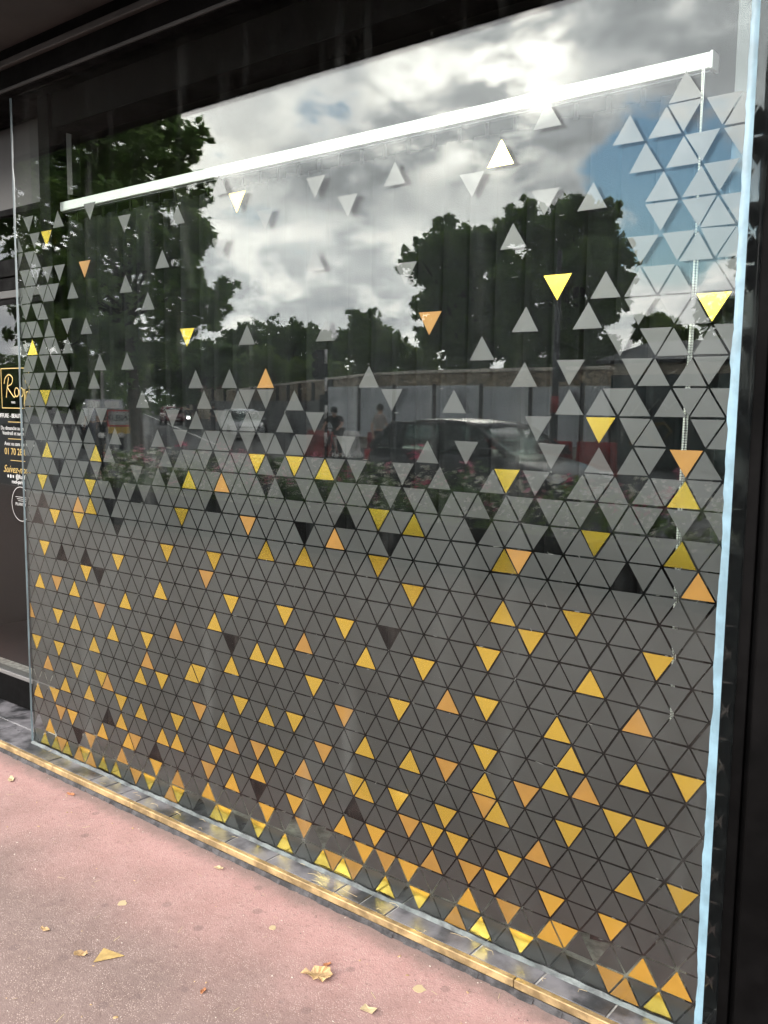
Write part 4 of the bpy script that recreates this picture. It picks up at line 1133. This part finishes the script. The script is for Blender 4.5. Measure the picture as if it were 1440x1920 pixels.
# ------------------------------------------------------------------ people
def skin(name, joints, bones, m_, parent, sub=2):
    me = bpy.data.meshes.new(name)
    me.from_pydata([j[0] for j in joints], bones, [])
    o = bpy.data.objects.new(name, me); link(o, parent)
    sk = o.modifiers.new('skin', 'SKIN'); sk.use_smooth_shade = True
    for i, j in enumerate(joints):
        r = j[1]; me.skin_vertices[0].data[i].radius = r if isinstance(r, tuple) else (r, r)
    me.skin_vertices[0].data[0].use_root = True
    ss = o.modifiers.new('subsurf', 'SUBSURF'); ss.levels = 1; ss.render_levels = sub
    me.materials.append(m_)
    return o
def person(label, loc, rz, pose, shirt, trousers, hair=M_HAIR, helmet=None, name='person'):
    """x forward, y left, z up; pose gives the joints"""
    t = empty(name, loc, rz, label=label, cat='person')
    J = pose
    V_ = lambda k: Vector(J[k])
    neck = V_('neck'); head = V_('head'); pel = V_('pelvis'); chest = V_('chest')
    body = [(tuple(pel), (0.12, 0.10)), (tuple(chest), (0.13, 0.10)), (tuple(neck), 0.055), (tuple(head+Vector((0, 0, -0.03))), (0.075, 0.085)), (tuple(head+Vector((0.01, 0, 0.07))), (0.08, 0.09)), (tuple(head+Vector((0, 0, 0.13))), (0.05, 0.055))]
    bones = [(0, 1), (1, 2), (2, 3), (3, 4), (4, 5)]
    for s in ('l', 'r'):
        i = len(body); sh, el_, ha = V_('sh_'+s), V_('el_'+s), V_('ha_'+s)
        dirn = (ha-el_).normalized()
        body += [(tuple(sh), 0.055), (tuple(el_), 0.042), (tuple(ha), 0.030), (tuple(ha+dirn*0.06), (0.036, 0.018))]
        bones += [(1, i), (i, i+1), (i+1, i+2), (i+2, i+3)]
        side_ = dirn.cross(Vector((0, 0, 1))); side_ = side_.normalized() if side_.length > .1 else Vector((0, 1, 0))
        for f in range(4):
            k = len(body); o = (f-1.5)*0.017
            p1 = ha+dirn*0.09+side_*o; p2 = p1+dirn*(0.030+0.008*(f in (1, 2)))+Vector((0, 0, -0.008)); p3 = p2+dirn*0.022+Vector((0, 0, -0.016))
            body += [(tuple(p1), 0.009), (tuple(p2), 0.008), (tuple(p3), 0.007)]; bones += [(i+3, k), (k, k+1), (k+1, k+2)]
        k = len(body); th = ha+dirn*0.035+side_*0.03*(1 if s == 'l' else -1)
        body += [(tuple(th), 0.010), (tuple(th+dirn*0.03+side_*0.012*(1 if s == 'l' else -1)), 0.009)]; bones += [(i+2, k), (k, k+1)]
    for s in ('l', 'r'):
        i = len(body); hp, kn, an, to = V_('hp_'+s), V_('kn_'+s), V_('an_'+s), V_('to_'+s)
        body += [(tuple(hp), 0.085), (tuple(kn), 0.055), (tuple(an), 0.038), (tuple(to), (0.035, 0.025))]
        bones += [(0, i), (i, i+1), (i+1, i+2), (i+2, i+3)]
    skin('body', body, bones, M_SKIN, t, 1)
    sh = [(tuple(pel+Vector((0, 0, 0.02))), (0.15, 0.125)), (tuple(pel.lerp(chest, 0.5)), (0.15, 0.12)), (tuple(chest), (0.165, 0.13)), (tuple(chest.lerp(neck, 0.75)), (0.09, 0.085))]
    sb_ = [(0, 1), (1, 2), (2, 3)]
    for s in ('l', 'r'):
        i = len(sh); a, e = V_('sh_'+s), V_('el_'+s)
        sh += [(tuple(a), 0.078), (tuple(a.lerp(e, 0.75)), 0.062)]; sb_ += [(2, i), (i, i+1)]
    skin('shirt', sh, sb_, shirt, t, 1)
    tr = [(tuple(pel), (0.145, 0.12))]; tb = []
    for s in ('l', 'r'):
        i = len(tr); hp, kn, an = V_('hp_'+s), V_('kn_'+s), V_('an_'+s)
        tr += [(tuple(hp), 0.105), (tuple(kn), 0.075), (tuple(kn.lerp(an, 0.9)), 0.062)]; tb += [(0, i), (i, i+1), (i+1, i+2)]
    skin('trousers', tr, tb, trousers, t, 1)
    for s in ('l', 'r'):
        an, to = V_('an_'+s), V_('to_'+s)
        skin('shoe', [(tuple(an), 0.05), (tuple(an.lerp(to, 0.5)+Vector((0, 0, -0.02))), (0.05, 0.04)), (tuple(to), (0.045, 0.032))], [(0, 1), (1, 2)], M_RUBBER, t, 1)
    hd = head
    hm = helmet or hair
    prof = []
    hv = MB().lathe([(0.012, 0.185), (0.06, 0.172), (0.092, 0.135), (0.103, 0.085), (0.103, 0.04), (0.094, 0.0)], (hd.x-0.012, hd.y, hd.z), 14)
    hv.build('helmet' if helmet else 'hair', hm, t, smooth=True)
    fc = MB()
    fx = hd.x+0.092
    fc.add([(fx-0.006, hd.y-0.012, hd.z+0.02), (fx-0.006, hd.y+0.012, hd.z+0.02), (fx+0.020, hd.y, hd.z+0.022), (fx-0.004, hd.y, hd.z+0.065)], [(0, 1, 2), (0, 2, 3), (1, 3, 2)])
    fc.build('nose', M_SKIN, t)
    ey = MB()
    for s in (-1, 1): ey.lathe([(0.004, 0.0), (0.010, 0.003), (0.004, 0.007)], (fx-0.010, hd.y+s*0.03, hd.z+0.055), 8, 'x')
    ey.box(fx-0.012, fx-0.003, hd.y-0.022, hd.y+0.022, hd.z-0.018, hd.z-0.010)
    ey.build('face_features', M_HAIR, t)
    for s in (-1, 1): MB().lathe([(0.006, -0.012), (0.024, -0.006), (0.024, 0.006), (0.006, 0.012)], (hd.x-0.005, hd.y+s*0.092, hd.z+0.045), 8, 'y').build('ear', M_SKIN, t, smooth=True)
    return t
STAND = dict(pelvis=(0, 0, 0.93), chest=(0.02, 0, 1.28), neck=(0.01, 0, 1.46), head=(0.03, 0, 1.55), sh_l=(0.01, 0.19, 1.38), el_l=(-0.02, 0.24, 1.10), ha_l=(0.06, 0.25, 0.86), sh_r=(0.01, -0.19, 1.38), el_r=(-0.02, -0.24, 1.10), ha_r=(0.06, -0.25, 0.86),
    hp_l=(0, 0.09, 0.88), kn_l=(0.03, 0.11, 0.49), an_l=(-0.01, 0.11, 0.09), to_l=(0.15, 0.13, 0.04), hp_r=(0, -0.09, 0.88), kn_r=(0.08, -0.11, 0.49), an_r=(0.02, -0.11, 0.09), to_r=(0.18, -0.13, 0.04))
WALK = dict(STAND); WALK.update(el_l=(-0.10, 0.24, 1.11), ha_l=(-0.05, 0.24, 0.87), el_r=(0.10, -0.24, 1.11), ha_r=(0.27, -0.22, 0.93), kn_l=(0.17, 0.10, 0.50), an_l=(0.26, 0.10, 0.10), to_l=(0.41, 0.11, 0.05), kn_r=(-0.03, -0.10, 0.48), an_r=(-0.24, -0.10, 0.14), to_r=(-0.10, -0.11, 0.04))
RIDE = dict(pelvis=(-0.12, 0, 0.95), chest=(0.10, 0, 1.24), neck=(0.20, 0, 1.38), head=(0.27, 0, 1.46), sh_l=(0.15, 0.18, 1.30), el_l=(0.28, 0.27, 1.12), ha_l=(0.48, 0.24, 1.03), sh_r=(0.15, -0.18, 1.30), el_r=(0.28, -0.27, 1.12), ha_r=(0.48, -0.24, 1.03),
    hp_l=(-0.10, 0.09, 0.92), kn_l=(0.25, 0.13, 0.72), an_l=(0.10, 0.12, 0.34), to_l=(0.24, 0.13, 0.30), hp_r=(-0.10, -0.09, 0.92), kn_r=(0.20, -0.13, 0.56), an_r=(-0.02, -0.12, 0.22), to_r=(0.12, -0.13, 0.17))
SCOOT = dict(RIDE); SCOOT.update(pelvis=(-0.15, 0, 0.82), chest=(-0.06, 0, 1.15), neck=(-0.02, 0, 1.33), head=(0.02, 0, 1.41), sh_l=(-0.02, 0.19, 1.24), sh_r=(-0.02, -0.19, 1.24), el_l=(0.14, 0.28, 1.04), el_r=(0.14, -0.28, 1.04), ha_l=(0.38, 0.28, 1.02), ha_r=(0.38, -0.28, 1.02),
    hp_l=(-0.12, 0.10, 0.78), hp_r=(-0.12, -0.10, 0.78), kn_l=(0.30, 0.16, 0.70), kn_r=(0.30, -0.16, 0.70), an_l=(0.26, 0.15, 0.32), an_r=(0.26, -0.15, 0.32), to_l=(0.40, 0.16, 0.27), to_r=(0.40, -0.16, 0.27))
def facing(x, y): return math.atan2(2.055-y, 0.745-x)
ZR = -0.13
person('pedestrian in dark clothes standing by the low hoarding', (-40.2, -33.3, ZR), facing(-40.8, -34.0)+0.6, STAND, M_CLDARK, M_CLDARK)
person('dark haired person in a pale top behind the rear of the black car', (-15.56, -18.2, ZR), facing(-15.5, -18.2)-1.0, WALK, M_CLPALE, M_CLDARK)
person('cyclist in dark cap and grey shirt leaning on the handlebars', (-17.15, -18.16, ZR), facing(-17.15, -18.16)+0.35, RIDE, M_CLDARK, M_CLDARK, helmet=M_CLDARK)
person('helmeted rider on the scooter with its headlight on', (-42.61, -33.39, ZR), facing(-42.6, -33.4), SCOOT, M_CLDARK, M_CLDARK, helmet=M_CLDARK)
person('person in a white shirt standing left of the town sign', (-27.6, -16.75, ZR), facing(-27.6, -16.7)+2.5, STAND, M_CLWHITE, M_CLBLUE)
person('dark clothed person with white helmet left of the town sign', (-28.2, -17.6, ZR), facing(-28.2, -17.6)+2.2, STAND, M_CLDARK, M_CLDARK, helmet=M_WPL)

def bicycle(loc, rz, label):
    t = empty('bicycle', loc, rz, label=label, cat='bicycle')
    for x in (-0.5, 0.55):
        n = 28; mb = MB(); mb.tube([(x+0.33*math.cos(2*math.pi*i/n), 0, 0.34+0.33*math.sin(2*math.pi*i/n)) for i in range(n+1)], 0.017, 6, cap=False)
        w = mb.build('wheel', M_RUBBER, t, smooth=True)
        sp = MB()
        for i in range(8): sp.tube([(x, 0, 0.34), (x+0.32*math.cos(i*math.pi/4), 0, 0.34+0.32*math.sin(i*math.pi/4))], 0.003, 4)
        sp.build('spokes', M_STEEL, w)
    mb = MB()
    for a, b_ in (((-0.5, 0.34), (0.0, 0.30)), ((0, 0.30), (-0.14, 0.80)), ((-0.5, 0.34), (-0.12, 0.74)), ((-0.12, 0.74), (0.40, 0.80)), ((0, 0.30), (0.42, 0.70)), ((0.40, 0.90), (0.55, 0.34))):
        mb.tube([(a[0], 0, a[1]), (b_[0], 0, b_[1])], 0.018, 8)
    mb.build('frame', M_SIGNR, t, smooth=True)
    bevel(MB().box(-0.28, 0.0, -0.07, 0.07, 0.80, 0.86).build('saddle', M_RUBBER, t), 0.02)
    MB().tube([(0.46, -0.30, 1.02), (0.40, -0.1, 1.0), (0.40, 0.1, 1.0), (0.46, 0.30, 1.02)], 0.014, 8).tube([(0.40, 0, 0.88), (0.40, 0, 1.0)], 0.016, 8).build('handlebar', M_DARKSTEEL, t, smooth=True)
    for s in (-1, 1): MB().box(0.0, 0.16, s*0.10, s*0.18, 0.22+0.08*s, 0.24+0.08*s).build('pedal', M_RUBBER, t)
    MB().lathe([(0.02, -0.012), (0.085, -0.004), (0.085, 0.004), (0.02, 0.012)], (0, 0, 0.30), 16, 'y').build('chainring', M_STEEL, t)
bicycle((-17.15, -18.16, ZR), facing(-17.15, -18.16)+0.35, 'red framed bicycle under the cyclist')
def scooter(loc, rz, label, lit):
    t = empty('motor_scooter', loc, rz, label=label, cat='scooter')
    for x in (-0.55, 0.62):
        w = MB().lathe([(0.14, -0.05), (0.22, -0.055), (0.24, 0), (0.22, 0.055), (0.14, 0.05)], (x, 0, 0.24), 18, 'y').build('wheel', M_RUBBER, t, smooth=True)
    bevel(MB().prism([(-0.75, 0.45), (-0.15, 0.30), (0.28, 0.26), (0.30, 0.34), (-0.02, 0.42), (-0.10, 0.70), (-0.78, 0.72)], 'y', -0.16, 0.16).build('body', M_CLDARK, t), 0.04)
    bevel(MB().prism([(0.28, 0.28), (0.36, 0.28), (0.56, 0.98), (0.46, 1.0)], 'y', -0.19, 0.19).build('leg_shield', M_CLDARK, t), 0.03)
    bevel(MB().box(-0.72, -0.02, -0.15, 0.15, 0.725, 0.80).build('seat', M_RUBBER, t), 0.03)
    MB().tube([(0.40, -0.34, 1.03), (0.46, 0, 1.0), (0.40, 0.34, 1.03)], 0.018, 8).build('handlebar', M_DARKSTEEL, t, smooth=True)
    MB().tube([(0.50, 0, 0.95), (0.62, 0, 0.26)], 0.03, 8).build('fork', M_DARKSTEEL, t, smooth=True)
    MB().lathe([(0.085, 0.0), (0.10, 0.03), (0.07, 0.055), (0.01, 0.06)], (0.53, 0, 0.86), 16, 'x').build('headlight', M_LIT if lit else M_LAMP, t, smooth=True)
    bevel(MB().prism([(0.50, 0.98), (0.54, 0.98), (0.44, 1.30), (0.40, 1.30)], 'y', -0.18, 0.18).build('windshield', M_CARGLASS, t), 0.01)
scooter((-42.61, -33.39, ZR), facing(-42.6, -33.4), 'black scooter coming up the road with headlight lit', True)
scooter((-28.6, -17.3, ZR), 0.9, 'dark scooter parked left of the town sign', False)

# ------------------------------------------------------------------ litter on the pavement
def flat_leaf(name, label, cat, outline, x, y, rz, m_, curl=0.008, size=1.0, lift=0.002):
    me = bpy.data.meshes.new(name)
    bm = bmesh.new()
    c0 = bm.verts.new((0, 0, curl*0.2))
    ring = [bm.verts.new((p[0]*size, p[1]*size, curl*random.uniform(0.1, 1.3))) for p in outline]
    midv = [bm.verts.new((p[0]*size*0.5, p[1]*size*0.5, curl*random.uniform(0.0, 0.5))) for p in outline]
    n = len(ring)
    for i in range(n):
        bm.faces.new((c0, midv[i], midv[(i+1) % n])); bm.faces.new((midv[i], ring[i], ring[(i+1) % n], midv[(i+1) % n]))
    bm.to_mesh(me); bm.free(); me.materials.append(m_)
    o = bpy.data.objects.new(name, me); link(o); o.location = (x, y, lift); o.rotation_euler = (0, 0, rz)
    so = o.modifiers.new('thickness', 'SOLIDIFY'); so.thickness = 0.0006
    tag(o, label, cat)
    return o
maple = [(-0.060, -0.004), (-0.044, 0.006), (-0.030, 0.012), (-0.020, 0.024), (-0.006, 0.026), (0.004, 0.034), (0.014, 0.030), (0.022, 0.040), (0.032, 0.034), (0.036, 0.022), (0.046, 0.018), (0.040, 0.004), (0.048, -0.010), (0.034, -0.016), (0.026, -0.028), (0.010, -0.024), (-0.006, -0.030), (-0.012, -0.018), (-0.034, -0.018), (-0.040, -0.010)]
oval = [(0.02*math.cos(a)*(1.0), 0.009*math.sin(a)) for a in [R(30*i) for i in range(12)]]
flat_leaf('dry_leaf', 'large crumpled tan maple leaf on the pavement', 'leaf', maple, -0.79, -0.385, 0.4, M_DRYLEAF, 0.014, 0.82)
flat_leaf('dry_leaf', 'small russet leaf touching the large tan maple leaf', 'leaf', oval, -0.806, -0.330, 1.0, M_DRYRED, 0.005, 0.6)
flat_leaf('dry_leaf', 'yellow leaf scrap at the lower edge near the maple leaf', 'leaf', [(-0.02, -0.014), (0.016, -0.012), (0.02, 0.012), (-0.004, 0.006), (-0.018, 0.014)], -0.60, -0.40, 0.2, M_STRAW, 0.004, 0.95)
flat_leaf('dry_leaf', 'curled brown leaf with stalk beside the fallen gold triangle', 'leaf', oval, -1.362, -0.735, 0.9, M_DRYLEAF, 0.010, 0.95)
flat_leaf('dry_leaf', 'brown leaf scrap left of the curled leaf', 'leaf', oval, -1.55, -0.73, 0.3, M_DRYLEAF, 0.006, 0.8)
flat_leaf('dry_leaf', 'small orange leaf near the brass trim at the left', 'leaf', oval, -2.31, -0.165, 0.2, M_DRYRED, 0.004, 1.0)
flat_leaf('dry_leaf', 'pale long leaf at the far left of the pavement', 'leaf', oval, -2.617, -0.242, -0.5, M_STRAW, 0.006, 1.3)
flat_leaf('dry_leaf', 'thin brown leaf in the middle of the pavement', 'leaf', oval, -0.98, -0.62, 1.9, M_DRYRED, 0.004, 0.6)
flat_leaf('dry_leaf', 'torn pale leaf near the centre of the brass trim', 'leaf', oval, -1.43, -0.175, 0.5, M_STRAW, 0.006, 0.9)
ft = MB().prism([(-0.030, -0.036), (0.042, 0.004), (-0.030, 0.030)], 'z', 0.001, 0.0022).build('fallen_sticker', mat('faded_gold', (0.40, 0.27, 0.10), 0.5, 0.3, var=0.15, vscale=40), label='fallen faded gold triangle sticker lying on the pavement', cat='sticker')
ft.location = (-1.30, -0.685, 0.0012); ft.rotation_euler = (0, 0, 0.55)
gum = MB()
for (x, y, r) in ((-0.55, -0.25, 0.018), (-1.05, -0.30, 0.012), (-1.5, -0.5, 0.015), (-1.0, -0.86, 0.02)):
    gum.prism([(x+r*random.uniform(0.6, 1.15)*math.cos(R(36*i)), y+r*random.uniform(0.6, 1.1)*math.sin(R(36*i))) for i in range(10)], 'z', 0.0, 0.0012)
gum.build('paint_spots', M_STRAW, pav, kind='stuff')
# fine grit, straw and crumbs nobody could count
def scatter(name, n, m_, lo, hi, asp, xr=(-3.0, 0.5), yr=(-1.5, -0.11), near=False):
    x = rng.uniform(*xr, n); y = rng.uniform(*yr, n)
    if near: y = -0.108 - np.abs(rng.normal(0, 0.06, n))
    L = lo*(hi/lo)**rng.random(n)**1.8; a = rng.uniform(0, math.pi, n); w = L*asp*rng.uniform(0.6, 1.4, n); h = w*0.5+0.0004
    ux, uy = np.cos(a), np.sin(a)
    P = lambda s, t, z: np.stack([x+ux*L*s-uy*w*t, y+uy*L*s+ux*w*t, z], 1)
    z0 = np.full(n, 0.0002)
    vs = np.stack([P(-.5, -.5, z0), P(.5, -.4, z0), P(.5, .4, z0), P(-.5, .5, z0), P(-.3, 0, h), P(.35, 0, h*0.8)], 1).reshape(-1, 3)
    b = np.arange(n)*6
    F = np.concatenate([np.stack([b+i, b+j_, b+k_], 1) for i, j_, k_ in ((0, 1, 5), (0, 5, 4), (1, 2, 5), (2, 3, 4), (2, 4, 5), (3, 0, 4))])
    return mesh_np(name, vs, F, m_, None, kind='stuff', label={'grit': 'pale crumbs of grit scattered over the pink pavement', 'straw': 'thin straw bits scattered over the pink pavement', 'dust_crumbs': 'dark crumbs gathered along the brass trim', 'leaf_crumbs': 'small tan leaf crumbs scattered over the pavement'}[name], cat='litter')
scatter('grit', 900, M_GRIT, 0.0012, 0.006, 0.7)
scatter('straw', 200, M_STRAW, 0.008, 0.034, 0.06)
scatter('leaf_crumbs', 120, M_DRYLEAF, 0.004, 0.014, 0.55)
scatter('dust_crumbs', 900, M_KERBD, 0.001, 0.004, 0.6, near=True)
st = MB()
for i in range(26):
    x = random.uniform(-2.9, 0.2); y = random.uniform(-0.08, -0.02); L = random.uniform(0.02, 0.07); a = random.uniform(0, 6.28)
    st.tube([(x, y, 0.037), (x+L*0.5*math.cos(a), y+L*0.18*math.sin(a), 0.040), (x+L*math.cos(a+0.4), y+L*0.3*math.sin(a+0.4), 0.037)], 0.0006, 4)
st.build('sill_straw', M_STRAW, None, kind='stuff', label='pale straw bits lying on the slate sill', cat='litter')
